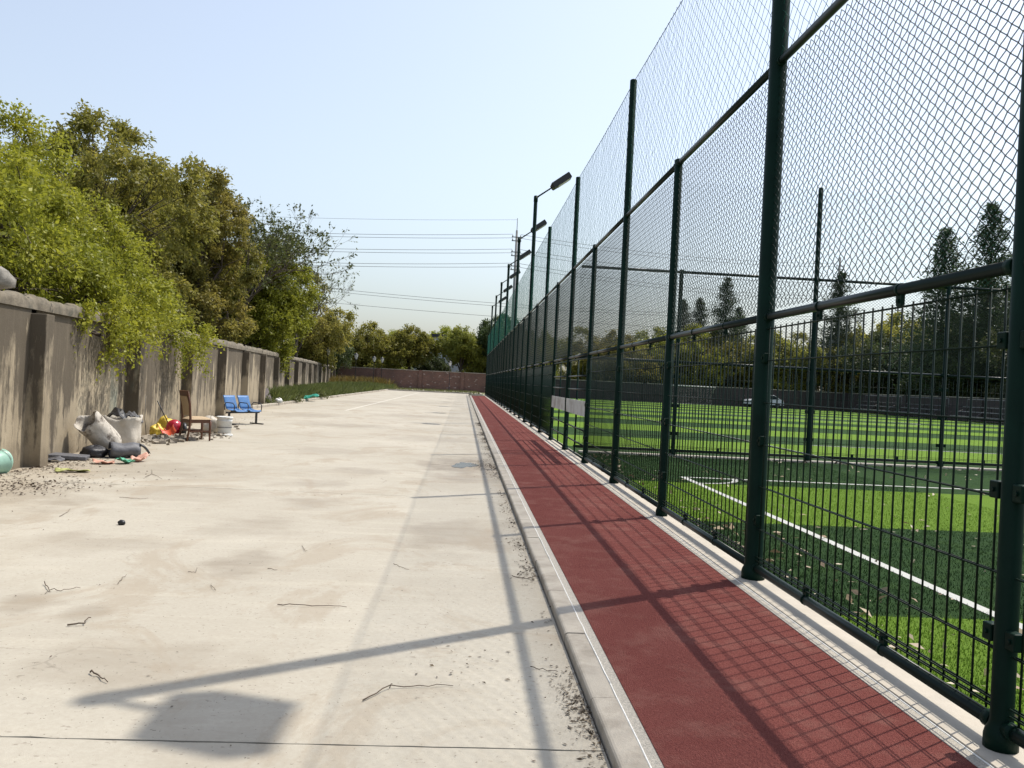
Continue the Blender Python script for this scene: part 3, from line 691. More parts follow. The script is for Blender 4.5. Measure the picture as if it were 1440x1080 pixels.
for x, y, sc, rz, src, lb, mt in ((-.4, 114.5, 1.02, 2.3, far_c, 'broad olive evergreen in front of the white building', None),
                              (4.9, 117.5, 1.28, 4.0, far_c, 'taller dark evergreen beside the white building, against the sports fence end', M['leaf_dark']), (9.8, 114, 1.0, 5.1, far_b, 'olive evergreen behind the dark brick wall, nearest the utility pole', None),
                              (-4.0, 150, 1.25, .4, far_b, 'small distant green treetop over the white building roof', M['leaf_fresh'])):
    tree_copy(src, 'evergreen_tree', (x, y, -.1), rz, sc, lb, GF, mt)
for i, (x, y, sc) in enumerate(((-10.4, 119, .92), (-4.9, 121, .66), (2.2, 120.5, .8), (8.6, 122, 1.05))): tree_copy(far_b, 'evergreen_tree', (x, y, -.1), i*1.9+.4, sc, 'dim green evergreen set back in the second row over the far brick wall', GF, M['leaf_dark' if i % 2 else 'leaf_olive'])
# second row that closes the gaps behind the left trees
for i, (x, y, sc) in enumerate(((-14.5, 18, .8), (-16.0, 29.5, .85), (-16.5, 40, .78), (-16.6, 49, .85), (-18, 60, .9), (-18.6, 70, .85), (-19, 84, .9), (-20, 96, .85), (-18, 106, .8))):
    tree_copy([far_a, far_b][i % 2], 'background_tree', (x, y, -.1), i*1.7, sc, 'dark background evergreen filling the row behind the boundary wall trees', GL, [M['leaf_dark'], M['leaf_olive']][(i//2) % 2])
# evergreens behind the pitches
GP = 'trees behind the far pitch'
spots = [(13.6, 99, 1.0, 'leaf_olive'), (18.2, 98, .94, 'leaf_brown'), (22.6, 100, 1.02, 'leaf_olive'), (27.0, 98, 1.12, 'leaf_yellow'), (31.5, 101, 1.05, 'leaf_yellow'), (36.2, 99, 1.05, 'leaf_olive'), (40.5, 100, 1.1, 'leaf_yellow'),
         (47.5, 92, 1.05, 'leaf_dark'), (48.5, 84, 1.05, 'leaf_dark'), (48, 76.5, 1.05, 'leaf_dark'), (49, 69, 1.05, 'leaf_dark'), (48.5, 61, 1.05, 'leaf_dark'), (45.5, 97.5, 1.1, 'leaf_olive'), (56, 104, 1.45, 'leaf_olive'), (62, 106, 1.5, 'leaf_dark'), (51, 101, 1.2, 'leaf_dark'), (68, 104, 1.5, 'leaf_dark'), (49, 53, .85, 'leaf_dark'), (49, 44, .85, 'leaf_dark'), (54, 88, .95, 'leaf_dark'), (54, 72, .95, 'leaf_dark')]
dn = {'leaf_olive': 'rounded olive evergreen behind the dark brick wall of the pitch', 'leaf_brown': 'bronze-toned evergreen behind the far goal wall', 'leaf_yellow': 'yellow-green flushing evergreen behind the dark brick wall of the pitch', 'leaf_dark': 'dark green evergreen in the tree mass behind the benches'}
for i, (x, y, sc, mt) in enumerate(spots):
    tree_copy([far_b, far_a][i % 3 == 0], 'evergreen_tree', (x, y, -.1), i*2.1, sc*(.8 if i % 3 == 0 else 1), dn[mt], GP+' ('+mt[5:]+')', M[mt])
# conifers: tall, narrow, feathery
def conifer(seed, h, R, n=130):
    g = np.random.default_rng(seed); wood = MB(); wood.tube([(0, 0, -.2), (0, 0, h*.4), (.05, 0, h*.8), (0, 0, h)], [.26, .17, .07, .015], 8, cap=False)
    PP, DD, TT = [], [], []
    for i in range(n):
        z = h*(.10+.89*(i/n)); f = 1-(z/h); L = R*(f**.9*.97+.02)*g.uniform(.45, 1.2)*(.75 if z < h*.16 else 1)
        a = g.uniform(0, 2*math.pi); d = np.array([math.cos(a), math.sin(a), g.uniform(.1, .5)]); d /= np.linalg.norm(d)
        wood.tube([(0, 0, z), tuple(np.array([0, 0, z])+d*L*.5), tuple(np.array([0, 0, z])+d*L+np.array([0, 0, L*.05]))], [.03*f+.008, .015, .004], 3, cap=False)
        m = int(120*(L/R)+36); t = g.random(m)**.7; p = np.array([0, 0, z])+d*(L*t)[:, None]+g.normal(0, 1, (m, 3))*(.14+.17*L*(1-abs(t-.6)))[:, None]*np.array([1, 1, .6])
        PP.append(p); DD.append(unit(d+g.normal(0, .7, (m, 3)))); TT.append(np.full(m, g.random()))
    return wood, np.concatenate(PP), np.concatenate(DD), np.concatenate(TT), g
GC = 'tall feathery conifers beyond the pitches'
c1 = tree('conifer_tree', 'tallest feathery dark conifer behind the benches', (48.6, 76, -.1), conifer(31, 20.6, 6.6, 260), M['leaf_needle'], .24, GC, .45)
c2 = tree('conifer_tree', 'second tall feathery conifer leaning close to the tallest one', (45.9, 79.0, -.1), conifer(32, 18.6, 5.8, 240), M['leaf_needle'], .24, GC, .45)
for x, y, sc, rz, src, lb in ((52.5, 72, .98, 1, c2, 'feathery conifer right beside the tallest one, away from the goal'), (44.6, 98.5, .90, 2, c2, 'thin lone conifer beside the utility pole with cross arms'), (31.5, 101, .76, 3, c1, 'dense conifer over the yellow-green trees behind the goal'), (28.6, 102, .70, 4, c2, 'shorter conifer left neighbour of the dense one behind the goal'),
                          (33.8, 103, .66, 5, c2, 'slim conifer right neighbour of the dense one behind the goal'), (26.6, 102, .62, .5, c1, 'lowest conifer of the group behind the goal'), (50.8, 80, .82, 3.3, c2, 'lower feathery conifer filling between the tall pair'), (57, 84, .9, 2.2, c1, 'feathery conifer set back behind the tall pair')):
    tree_copy(src, 'conifer_tree', (x, y, -.1), rz, sc, lb, GC)
# verge grass and weeds
def blades(name, n, sample, hmin, hmax, wid, mat, label, seed, cat='grass'):
    g = np.random.default_rng(seed); P = sample(g, n); n = len(P); h = g.uniform(hmin, hmax, n)[:, None]
    D = unit(g.normal(0, .35, (n, 3))*np.array([1, 1, 0])+np.array([0, 0, 1])); S = unit(np.cross(D, g.normal(0, 1, (n, 3))))*wid*g.uniform(.6, 1.4, n)[:, None]
    B = g.normal(0, .25, (n, 3))*h*np.array([1, 1, 0])
    V = np.stack([P-S*.5, P+S*.5, P+D*h*.6+S*.4+B*.35, P+D*h+B, P+D*h*.6-S*.4+B*.35], 1).reshape(-1, 3)
    clump = np.sin(P[:, 0]*2.1+1)*np.sin(P[:, 1]*1.3)*.3+.5
    me = np_mesh(name, V, np.arange(n*5).reshape(-1, 5), mat, False, np.repeat(np.clip(clump+g.normal(0, .2, n), 0, 1), 5))
    return tag(inst(name, me), label, cat, kind='stuff')
def verge(g, n):
    y = 37.6+70.4*g.random(n)**.9; u = g.random(n); x = (-6.09-.105*(y-12.43)+.1)*(1-u)+(-8.16)*u
    dens = .5+.5*np.sin(x*1.9+y*.7)*np.sin(y*1.1+2); k = (g.random(n) < .35+.65*dens)
    x, y, u = x[k], y[k], u[k]; return np.stack([x, y, -.06+.2*np.sin(math.pi*u)], 1)
blades('verge_grass', 42000, verge, .22, .75, .05, M['grass'], 'long green grass and weeds on the verge between wall and kerb', 41)
def farv(g, n): return np.stack([g.uniform(-8.1, 2, n), 92.3+15.4*g.random(n)**1.6, np.full(n, -.03)], 1)
blades('far_grass', 1500, farv, .1, .3, .05, M['grass'], 'thin grass at the foot of the far brick wall', 42)
def dry(g, n):
    c = np.array([[-13.0, 99.5], [-12.2, 103], [-11, 104.5], [-13.8, 95], [-10.4, 102], [-12.5, 91]])[g.integers(0, 6, n)]; p = c+g.normal(0, .75, (n, 2)); return np.column_stack([p, np.full(n, .0)])
blades('dry_weeds', 3600, dry, .5, 1.5, .07, M['dry_weed'], 'tall yellow and rust flowering weeds before the far brick wall', 43, 'weeds')
# a bushy weed growing in the kerb line
def weed(loc, n, R, label, seed):
    g = np.random.default_rng(seed); P = np.abs(g.normal(0, 1, (n, 3)))*np.array([R, R, R*.8]); P[:, :2] *= np.sign(g.normal(0, 1, (n, 2)))
    w_ = MB(); 
    for i in range(7): w_.tube([(0, 0, -.02), tuple(g.normal(0, R*.5, 2))+(R*g.uniform(.6, 1.3),)], [.008, .003], 4)
    o = tag(empty('weed', loc), label, 'weed', 'weeds along the verge kerb'); w_.build('stem', M['bark'], o)
    inst('foliage', leaf_mesh('foliage', P, unit(g.normal(0, .7, (n, 3))+np.array([0, 0, .5])), .09, g.random(n), M['grass'], g), o)
weed((-8.05, 48.5, .04), 500, .22, 'dark bushy weed sprouting through the verge kerb past the green cloth', 51); weed((-8.35, 36.9, .02), 260, .16, 'small weed on the verge kerb beside the leaning board', 52)
weed((-8.0, 41.2, .03), 300, .17, 'leafy weed on the verge kerb just before the green cloth', 53)

# ================================================================== OBJECTS
M['wood'] = plain('dark_wood', (.10, .038, .018), .35, .3, 14, spec=.5)
M['fabric'] = plain('beige_fabric', (.40, .30, .19), .9, .12, 40, bump=.3, bscale=300)
M['sack'] = plain('dirty_sack', (.47, .43, .37), .8, .14, 12, bump=1, bscale=16, dirt=(.12, .095, .075), obj=True)
M['sack2'] = plain('white_sack', (.48, .44, .38), .8, .12, 6, bump=1, bscale=14, obj=True)
M['black'] = plain('black_plastic', (.018, .018, .022), .45, .3, 12, bump=.6, bscale=30)
M['grey'] = plain('grey_plastic', (.10, .10, .11), .6, .3, 12, bump=.5, bscale=30)
M['mint'] = plain('mint_plastic', (.30, .50, .40), .35, .08, 8, spec=.5)
M['mintd'] = plain('dark_mint_base', (.17, .30, .17), .5, .15, 8)  # darker green of the bucket's base disc
M['yellow'] = plain('yellow_plastic', (.60, .44, .05), .5, .2, 14, bump=.6, bscale=30)
M['red'] = plain('red_plastic', (.34, .012, .028), .22, .15, 6, spec=.6)
M['orange'] = plain('orange_plastic', (.48, .075, .03), .4, .15, 6)
M['whitep'] = plain('white_plastic', (.62, .62, .60), .4, .06, 6, dirt=(.45, .42, .36))
M['blue'] = plain('blue_metal', (.06, .165, .37), .35, .15, 8, spec=.5, dirt=(.10, .19, .38))
M['iron'] = plain('black_iron', (.018, .018, .02), .45, .2, 8)
M['lampbody'] = plain('lamp_black', (.015, .015, .018), .5, .2, 5)
M['lampglass'] = plain('frosted_glass', (.66, .68, .68), .35, .05, 5)
M['dboard'] = plain('dark_board', (.10, .08, .075), .7, .2, 5)
M['stone'] = plain('pale_stone', (.22, .205, .18), .9, .35, 12, bump=1, bscale=20)
M['teal'] = plain('green_tarp', (.03, .30, .22), .55, .25, 9, bump=.5, bscale=20)
M['limegreen'] = plain('pale_wrapper', (.35, .36, .13), .6, .35, 25)
M['pink'] = plain('pink_wrapper', (.55, .30, .22), .6, .3, 20)
M['green2'] = plain('green_wrapper', (.10, .38, .24), .5, .3, 20)
M['rubble'] = plain('rubble', (.27, .235, .19), .95, .4, 9, bump=1, bscale=40)
M['carwhite'] = plain('car_paint', (.62, .63, .65), .25, .04, 3, spec=.6)
M['slat'] = plain('bench_slat', (.20, .20, .22), .5, .15, 4)
M['hp'] = plain('water_film', (.06, .05, .038), .2, .3, 6, spec=.3)
def thing(name, label, cat, loc, rz=0, group=None): return tag(empty(name, loc, rz), label, cat, group)
def lumpy(seed, R, n=18, m=12, amp=.2, squash=(1, 1, 1), freq=3):
    """crumpled closed blob, base flattened at z=0"""
    g = np.random.default_rng(seed); ph = g.uniform(0, 6.28, 12); mb = MB(); prof = [(math.sin(math.pi*(.02+.96*i/m)), -math.cos(math.pi*(.02+.96*i/m))) for i in range(m+1)]
    def fn(v, t, i):
        a = 1+amp*(math.sin(freq*t+ph[0]+2*v.z)*.5+math.sin((freq+2)*t+ph[1]-3*v.z)*.35+math.sin(7*v.z+ph[2]+t)*.35+g.normal(0, .12))
        q = Vector((v.x*R*squash[0]*a, v.y*R*squash[1]*a, v.z*R*squash[2]*a)); q.z = max(q.z+R*squash[2]*.8, 0); return q
    return mb.lathe(prof, n, fn=fn)
YZ = ZY
# --- mint bucket on its side
b = thing('bucket', 'mint green plastic bucket lying on its side against the wall foot', 'bucket', (-6.0, 11.22, YZ+.150))
ax = Vector((-.06, -.98, .05)).normalized(); s_, t_, _ = frame_of(ax); Mr = Matrix((s_, t_, ax)).transposed()   # z axis -> toward the base
MB().lathe([(.165, -.17), (.172, -.165), (.172, -.15), (.158, -.145), (.115, .16), (.108, .17)], 26, M=Mr, cap=False).build('body', M['mint'], b)
solid(b.children[0], .004)
MB().lathe([(.108, .150), (.104, .158), (.02, .16)], 26, M=Mr).build('base', M['mintd'], b)
m = MB(); m.tube([Mr@Vector((.168*math.cos(a), .168*math.sin(a), -.15+.05*math.sin(a))) for a in np.linspace(.2, 2.9, 14)], .004, 5); m.build('handle', M['steel'], b)
# --- leaning dirty sack
def sack(name, label, loc, rz, tilt, R, H, mat, seed, open_=True, square=0., tiltaxis='Y'):
    o = thing(name, label, 'bag', loc, rz); g = np.random.default_rng(seed); ph = g.uniform(0, 6.28, 9); Mt = Matrix.Rotation(tilt, 3, tiltaxis); n = 40
    prof = [(.55, 0), (.86, .03), (.98, .12), (1.0, .3), (.97, .5), (.95, .7), (.98, .88), (1.0, 1.0)]
    zmin = [0]
    def shp(v, t, i, k=1.0, dz=0):
        h = v.z; sq = 1+square*(abs(math.cos(2*t))**1.5*-.10+.12*abs(math.sin(2*t)))
        wv = 1+.035*math.sin(3*t+ph[0]+4*h)+.03*math.sin(7*t+ph[1]+6*h)+.02*math.sin(13*t+ph[2]+9*h)
        top = .07*H*(math.sin(2*t+ph[3])+.6*math.sin(5*t+ph[4]))*max(0, h-.6)/.4
        return Mt@Vector((v.x*R*sq*wv*k, v.y*R*sq*wv*k, h*H+top+dz))
    mb = MB().lathe(prof, n, fn=lambda v, t, i: shp(v, t, i), cap=False); mb.face([i for i in range(n-1, -1, -1)])
    zm = min(v.z for v in mb.v)
    body = mb.build('sack_body', mat, o, (0, 0, -zm))
    solid(body, .008)
    ms = MB().lathe([(.2, .5), (.75, .52), (.93, .60)], n, fn=lambda v, t, i: shp(v, t, i, .96), cap=False); ms.face([i for i in range(n-1, -1, -1)]); ms.build('contents', M['black'], o, (0, 0, -zm))
    return o
sack('sack', 'dirty white woven sack tipped over towards the wall, mouth open', (-5.70, 14.25, YZ), 1.0, -.80, .205, .68, M['sack'], 3)
o = sack('bulk_bag', 'big squat cream bulk bag with black sheeting stuffed inside', (-6.18, 15.7, YZ), .2, .06, .345, .54, M['sack2'], 5, square=1.2)
MB().sheet(lambda u, v: (-.30+.45*u, -.10+.22*v+.05*math.sin(6*u), .44+.26*math.sin(math.pi*u)*(.5+.5*v)+.02*math.sin(19*u+7*v)), 14, 8).build('sheeting', M['black'], o)
MB().sheet(lambda u, v: (.02+.34*u, .05+.16*v, .46+.16*math.sin(2.6*u+.6)*(.6+.4*v)+.03*math.sin(23*u+9*v)), 14, 8).build('sheeting', M['grey'], o)
for c in o.children:
    if c.name.startswith('sheeting'): solid(c, .01)
# --- black scraps
def flat(name, label, cat, loc, rz, sx, sy, mat, seed, lift=.03, t=.015):
    g = np.random.default_rng(seed); ph = g.uniform(0, 6.28, 6)
    f = lambda u, v: ((u-.5)*sx*(1+.1*math.sin(5*v+ph[0])), (v-.5)*sy*(1+.12*math.sin(4*u+ph[1])), t+lift*(1+math.sin(4*u+ph[2])*math.cos(3*v+ph[3])+.4*math.sin(11*u+ph[4]+8*v)))
    mb = MB().sheet(f, 14, 12); zm = min(v.z for v in mb.v)
    for v in mb.v: v.z -= zm-t
    o = mb.build(name, mat, None, loc, (0, 0, rz)); solid(o, t); return tag(o, label, cat)
m = MB().box((0, 0, .05), (.52, .38, .06), Matrix.Rotation(.06, 3, 'Y'), .012); tag(m.build('foam_slab', M['grey'], None, (-5.95, 13.25, YZ-.005), (0, 0, .25)), 'dark grey flat slab of padding lying at the wall foot', 'slab')
tag(lumpy(4, .17, squash=(1.2, 1, .6), amp=.18).build('garbage_bag', M['black'], None, (-5.78, 13.72, YZ)), 'low black plastic bag tucked under the tipped sack', 'bag')
bx_ = thing('crushed_box', 'crushed dark box with open flaps before the bulk bag', 'box', (-5.36, 13.85, YZ), .5)
m = MB(); m.sheet(lambda u, v: (-.22+.44*u, .17*math.cos(v*2*math.pi)*(1+.12*math.sin(5*u)), .12+.115*math.sin(v*2*math.pi)*(1-.1*u)+.012*math.sin(9*u+4*v)), 10, 16); o = m.build('box_body', M['grey'], bx_); solid(o, .008)
o = MB().sheet(lambda u, v: (.21+.16*u, -.12+.24*v, .21-.14*u*u+.02*math.sin(7*v)), 6, 6).build('flap', M['black'], bx_); solid(o, .008)
flat('wrapper', 'crumpled pink-orange wrapper lying before the crushed box', 'wrapper', (-5.28, 12.85, YZ), .3, .28, .2, M['pink'], 7, .028, .006)
flat('wrapper', 'crumpled green and white wrapper lying before the crushed box', 'wrapper', (-5.02, 13.0, YZ), .9, .2, .2, M['green2'], 8, .04, .006)
flat('wrapper', 'pale pink folded wrapper leaning against the crushed box', 'wrapper', (-4.92, 13.35, YZ), 1.2, .25, .17, M['pink'], 9, .05, .006)
flat('wrapper', 'pale yellow-green plastic scrap lying on the concrete before the dark slab', 'wrapper', (-5.22, 11.75, YZ), .2, .40, .16, M['limegreen'], 10, .02, .006)
flat('black_scrap', 'small black plastic scrap beside the dark slab at the wall', 'scrap', (-6.0, 12.85, YZ), .7, .25, .2, M['grey'], 12, .03, .008)
# --- broom stick, wire, yellow bags, red ball, scoop, wheel
st = thing('broom', 'thin dark broom stick leaning against the wall over the yellow bags', 'broom', (-6.28, 18.85, YZ))
MB().tube([(.0, 0, .03), (-.27, -.28, .74)], .012, 8).build('stick', M['iron'], st); MB().box((.02, .02, .02), (.22, .06, .045), Matrix.Rotation(.7, 3, 'Z'), .006).build('brush', M['twig'], st)
tag(MB().tube([(-6.5, 17.9, YZ+.004), (-6.58, 17.98, .3), (-6.60, 18.02, .8)], .006, 6).build('wire', M['iron']), 'thin dark wire standing up the wall beside the bulk bag', 'wire')
for i, (p, r_, lb) in enumerate((((-6.46, 18.35, YZ), .125, 'crumpled yellow plastic bag in front, beside the broom'), ((-6.5, 18.98, YZ), .15, 'crumpled yellow plastic bag behind, above the red ball'))):
    tag(lumpy(30+i, r_, 22, 16, .32, (1, 1, 1.05 if i == 0 else 1.35), 4).build('plastic_bag', M['yellow'], None, p), lb, 'bag')
rb = thing('helmet', 'glossy red round helmet among the junk at the wall', 'helmet', (-6.22, 18.72, YZ+.012))
MB().lathe([(.06, 0), (.13, .03), (.165, .10), (.17, .17), (.15, .25), (.10, .30), (.04, .325), (.005, .33)], 26, cap=True).build('shell', M['red'], rb); MB().lathe([(.172, .105), (.176, .115), (.176, .13), (.171, .14)], 26, cap=False).build('rim', M['red'], rb)
sc = thing('scoop', 'orange-red plastic dustpan lying on the rubble', 'dustpan', (-6.12, 18.0, YZ+.02), .6)
o = MB().sheet(lambda u, v: (-.15+.30*u, -.12+.24*v, .015+.13*(abs(2*u-1)**3)+.11*v*v), 12, 8).build('pan', M['orange'], sc); solid(o, .006); MB().tube([(0, .11, .11), (0, .24, .16)], .014, 8).build('handle', M['orange'], sc)
wh = thing('wheel', 'small black wheel propped behind the chair back', 'wheel', (-5.98, 18.62, YZ+.145), .5)
m = MB(); RT = Matrix.Rotation(math.pi/2, 3, 'Y')
m.lathe([(.10+.045*math.cos(a), .045*math.sin(a)) for a in np.linspace(-math.pi, math.pi, 13)], 26, M=RT, cap=False); m.build('tyre', M['black'], wh)
MB().lathe([(.095, -.015), (.095, .015)], 20, M=RT).build('rim', M['grey'], wh); MB().lathe([(.03, -.03), (.03, .03)], 12, M=RT).build('hub', M['whitep'], wh)
# --- wooden chair
ch = thing('chair', 'brown wooden dining chair with beige padded seat and back', 'chair', (-5.42, 17.62, YZ), math.atan2(.44, .39)-.15)
def legp(x, y, top, lean): return MB().box((0, 0, 0), (.04, .04, 1), None, 0)
for y in (-.2, .2):
    m = MB(); m.tube([(-.255, y, 0), (-.215, y, .25), (-.20, y, .45), (-.225, y, .75), (-.275, y, 1.0)], [.021, .024, .026, .024, .021], 8); m.build('back_leg', M['wood'], ch)
    MB().tube([(.215, y, 0), (.215, y, .25), (.213, y, .43)], [.018, .024, .028], 8).build('front_leg', M['wood'], ch)
    MB().box((0.005, y, .20), (.40, .022, .035), None, .004).build('side_stretcher', M['wood'], ch)
    MB().box((0.005, y, .405), (.42, .026, .07), None, .004).build('side_rail', M['wood'], ch)
MB().box((.212, 0, .405), (.026, .40, .07), None, .004).build('front_rail', M['wood'], ch); MB().box((-.205, 0, .405), (.026, .38, .07), None, .004).build('back_rail', M['wood'], ch)
MB().box((0.0, 0, .20), (.022, .38, .03), None, .003).build('stretcher', M['wood'], ch)
MB().sheet(lambda u, v: (-.215+.47*u, -.225+.45*v, .442+.055*(1-abs(2*u-1)**4)*(1-abs(2*v-1)**4)), 14, 14).build('seat_pad', M['fabric'], ch)
m = MB(); 
def backs(side): return lambda u, v: (-.205-.02*0-.070*u*u-.012*u+side*.018*(1-abs(2*v-1)**4)*(1-abs(2*u-1)**4)+side*.004, -.178+.356*v, .52+.39*u)
m.sheet(backs(1), 8, 8); m.sheet(backs(-1), 8, 8); m.build('back_pad', M['fabric'], ch)
m = MB(); m.sheet(lambda u, v: (-.262-.02*u+(.016 if v < .5 else -.016), -.225+.45*abs(1-abs(2*v-1))*1.0, .90+.125*u), 2, 2)
MB().box((-.268, 0, .955), (.034, .44, .13), Matrix.Rotation(-.2, 3, 'Y'), .010).build('top_rail', M['wood'], ch)
# --- white pail with lid, small sack behind it
pl = thing('pail', 'white plastic paint pail with lid standing beside the chair', 'pail', (-5.36, 19.5, YZ))
MB().lathe([(.145, 0), (.15, .01), (.162, .30), (.17, .305), (.17, .33), (.165, .335), (.168, .375), (.168, .395)], 30).build('body', M['whitep'], pl)
MB().lathe([(.178, .372), (.182, .378), (.182, .41), (.165, .415), (.16, .406), (.01, .406)], 30).build('lid', M['whitep'], pl)
MB().tube([(.174*math.cos(a), .174*math.sin(a)-.004, .33-.16*math.sin(a+math.pi)) for a in np.linspace(math.pi+.05, 2*math.pi-.05, 16)], .003, 5).build('handle', M['steel'], pl)
MB().lathe([(.158, .16), (.1625, .165), (.1635, .175), (.160, .18)], 30, cap=False).build('band', M['grey'], pl)
tag(lumpy(61, .19, 22, 14, .2, (1, .9, 1.1), 3).build('small_sack', M['sack2'], None, (-5.74, 19.75, YZ)), 'small off-white filled sack behind the white pail', 'bag')
flat('blue_scrap', 'pale blue plastic scrap crushed under the white pail edge', 'scrap', (-5.22, 19.2, YZ), .3, .24, .14, M['whitep'], 71, .02, .005)
# --- two-seat blue bench
bn = thing('waiting_bench', 'blue steel two-seat waiting bench on a black beam beside the wall', 'bench', (-6.02, 23.3, YZ), R_(-32)); bn.scale = (.86, .86, .86)
# local +X = facing, +Y = along the row
MB().box((0, .15, .38), (.07, 1.36, .05), None, .006).build('beam', M['iron'], bn)
for y in (-.42, .72):
    l = MB().box((0, y, .2), (.06, .05, .33), None, .004).build('leg', M['iron'], bn); MB().box((.03, y, .02), (.56, .06, .035), None, .006).build('foot', M['iron'], l)
for y in (-.14, .44):
    def seatf(u, v, y=y): return (-.20+.46*u, y-.235+.47*v, .44+.05*(u-.6)**2*3+.015*abs(2*v-1)**3-(.05 if u > .9 else 0))
    def backf(u, v, y=y): return (-.205-.16*u, y-.235+.47*v, .50+.40*u+.0*v)
    o = MB().sheet(seatf, 10, 8).build('seat', M['blue'], bn); solid(o, .012)
    o = MB().sheet(backf, 6, 8).build('backrest', M['blue'], bn); solid(o, .014)
    MB().box((-.1, y, .41), (.22, .05, .03), None, .003).build('seat_bracket', M['iron'], bn)
for y in (-.42, .15, .72):
    MB().tube([(-.2, y, .45), (-.22, y, .62), (-.15, y, .69), (.15, y, .68), (.22, y, .60), (.2, y, .42), (0, y, .39)], .015, 8).build('armrest', M['iron'], bn)
# --- leaning dark board, white scrap, green cloth
tag(MB().box((0, 0, .36), (.03, .62, .72), Matrix.Rotation(-.45, 3, 'Y'), .003).build('leaning_board', M['dboard'], None, (-8.45, 37.0, -.02), (0, 0, -.35)), 'dark brown board leaning against the wall at the verge corner', 'board')
tag(lumpy(66, .14, 16, 10, .3, (1.3, .8, .8)).build('white_scrap', M['whitep'], None, (-8.02, 37.4, YZ+.1)), 'white plastic scrap lying beside the leaning dark board', 'scrap')
gc = flat('green_cloth', 'bright green tarp scrap lying over the verge kerb', 'cloth', (-7.85, 44.2, YZ+.10), .5, .75, .7, M['teal'], 77, .11, .01)
# --- stone on wall
m = lumpy(81, .24, 9, 6, .3, (1, .8, .7), 2); tag(m.build('stone', M['stone'], None, (-5.92, 10.85, 2.30), (0, 0, .5)), 'pale rough stone resting on top of the near wall coping', 'stone')
# --- rubble at the wall foot
g = np.random.default_rng(91); m = MB()
def rub(n, cx, cy, sx, sy, smin, smax):
    for i in range(n):
        x, y = cx+g.normal(0, sx), cy+g.normal(0, sy); s = g.uniform(smin, smax)
        if x < wallx(y)+.12: x = wallx(y)+.12+abs(g.normal(0, .1))
        M3 = Matrix.Rotation(g.uniform(0, 6), 3, 'Z')@Matrix.Rotation(g.normal(0, .3), 3, 'X'); b0 = len(m.v); m.box((x, y, YZ+s*.22), (s, s*g.uniform(.5, 1), s*g.uniform(.3, .7)), M3)
        for k in range(b0, len(m.v)): m.v[k] += Vector(g.normal(0, s*.12, 3))
rub(120, -6.0, 17.5, .22, .7, .03, .14); rub(60, -5.6, 18.9, .25, .5, .02, .10); rub(50, -6.1, 20.6, .2, 1.1, .03, .12)
tag(m.build('rubble', M['rubble']), 'broken rubble scattered at the wall foot around the chair', 'rubble', kind='stuff')
# --- leaf litter on the yard, along the kerb and the wall
def litter(name, label, P, size, mat, seed, cat, flatness=.25):
    g = np.random.default_rng(seed); n = len(P); D = unit(g.normal(0, 1, (n, 3))*np.array([1, 1, flatness]))
    P = P.copy(); me = leaf_mesh(name, P, D, size, g.random(n), mat, g, .45, .45); z = np.zeros(len(me.vertices)*3); me.vertices.foreach_get('co', z); z = z.reshape(-1, 3)
    base = np.repeat(P[:, 2], 4); z[:, 2] = np.maximum(z[:, 2], base+.002); me.vertices.foreach_set('co', z.ravel()); return tag(inst(name, me), label, cat, kind='stuff')
g = np.random.default_rng(93)
cl = g.uniform(2.5, 30, 46); yk = np.concatenate([c+g.normal(0, .22, int(g.uniform(25, 170))) for c in cl]); xk = .655-np.abs(g.normal(0, .055, len(yk)))*(1+.8*np.sin(yk*1.7)**2)
pk = g.normal([.44, 15.0], [.13, .5], (800, 2)); pk = pk[pk[:, 0] < .65]; sp = np.stack([g.uniform(-5.5, .6, 420), 2.5+14*g.random(420)**1.3], 1)
c2 = g.normal([.08, 4.45], [.13, .22], (40, 2))
LP = np.concatenate([np.stack([xk, yk], 1), pk, c2]); LP = np.column_stack([LP, np.full(len(LP), YZ+.003)])
litter('kerb_litter', 'dark crumbled leaf litter gathered along the kerb', LP, .02, M['litter'], 94, 'leaf litter')
SP = np.column_stack([sp, np.full(len(sp), YZ+.003)]); litter('yard_specks', 'tiny dark leaf crumbs strewn over the concrete yard', SP, .014, M['litter'], 95, 'leaf litter')
q = []
for (cx, cy, sx, sy, n) in ((-5.2, 10.2, .4, .45, 900), (-5.75, 12.4, .22, .8, 800), (-5.9, 11.6, .15, .3, 160), (-6.2, 17.5, .3, 1.2, 220), (-6.5, 25, .3, 3, 200), (-4.7, 11.2, .5, .7, 120)):
    p_ = g.normal([cx, cy], [sx, sy], (n, 2)); q.append(p_[p_[:, 0] > -6.0-.105*(p_[:, 1]-12.43)])
q = np.concatenate(q); litter('wall_litter', 'brown leaf litter along the foot of the stained wall', np.column_stack([q, np.full(len(q), YZ+.004)]), .032, M['litter'], 96, 'leaf litter')
t_ = np.concatenate([np.stack([2.6+9*g.random(300)**1.4, g.uniform(2.5, 17.5, 300)], 1), np.stack([2.55+np.abs(g.normal(0, .4, 210)), g.uniform(2.5, 17.5, 210)], 1)])
litter('turf_leaves', 'pale and brown fallen leaves scattered on the near turf', np.column_stack([t_, np.full(len(t_), .022)]), .07, M['dead_leaf'], 97, 'leaf litter', .6)
t_ = np.stack([g.uniform(2.8, 20, 520), 18.02-np.abs(g.normal(0, .16, 520))], 1); litter('fence_litter', 'brown leaf debris piled along the cross fence footing', np.column_stack([t_, np.full(len(t_), .006)]), .06, M['litter'], 98, 'leaf litter', .6)
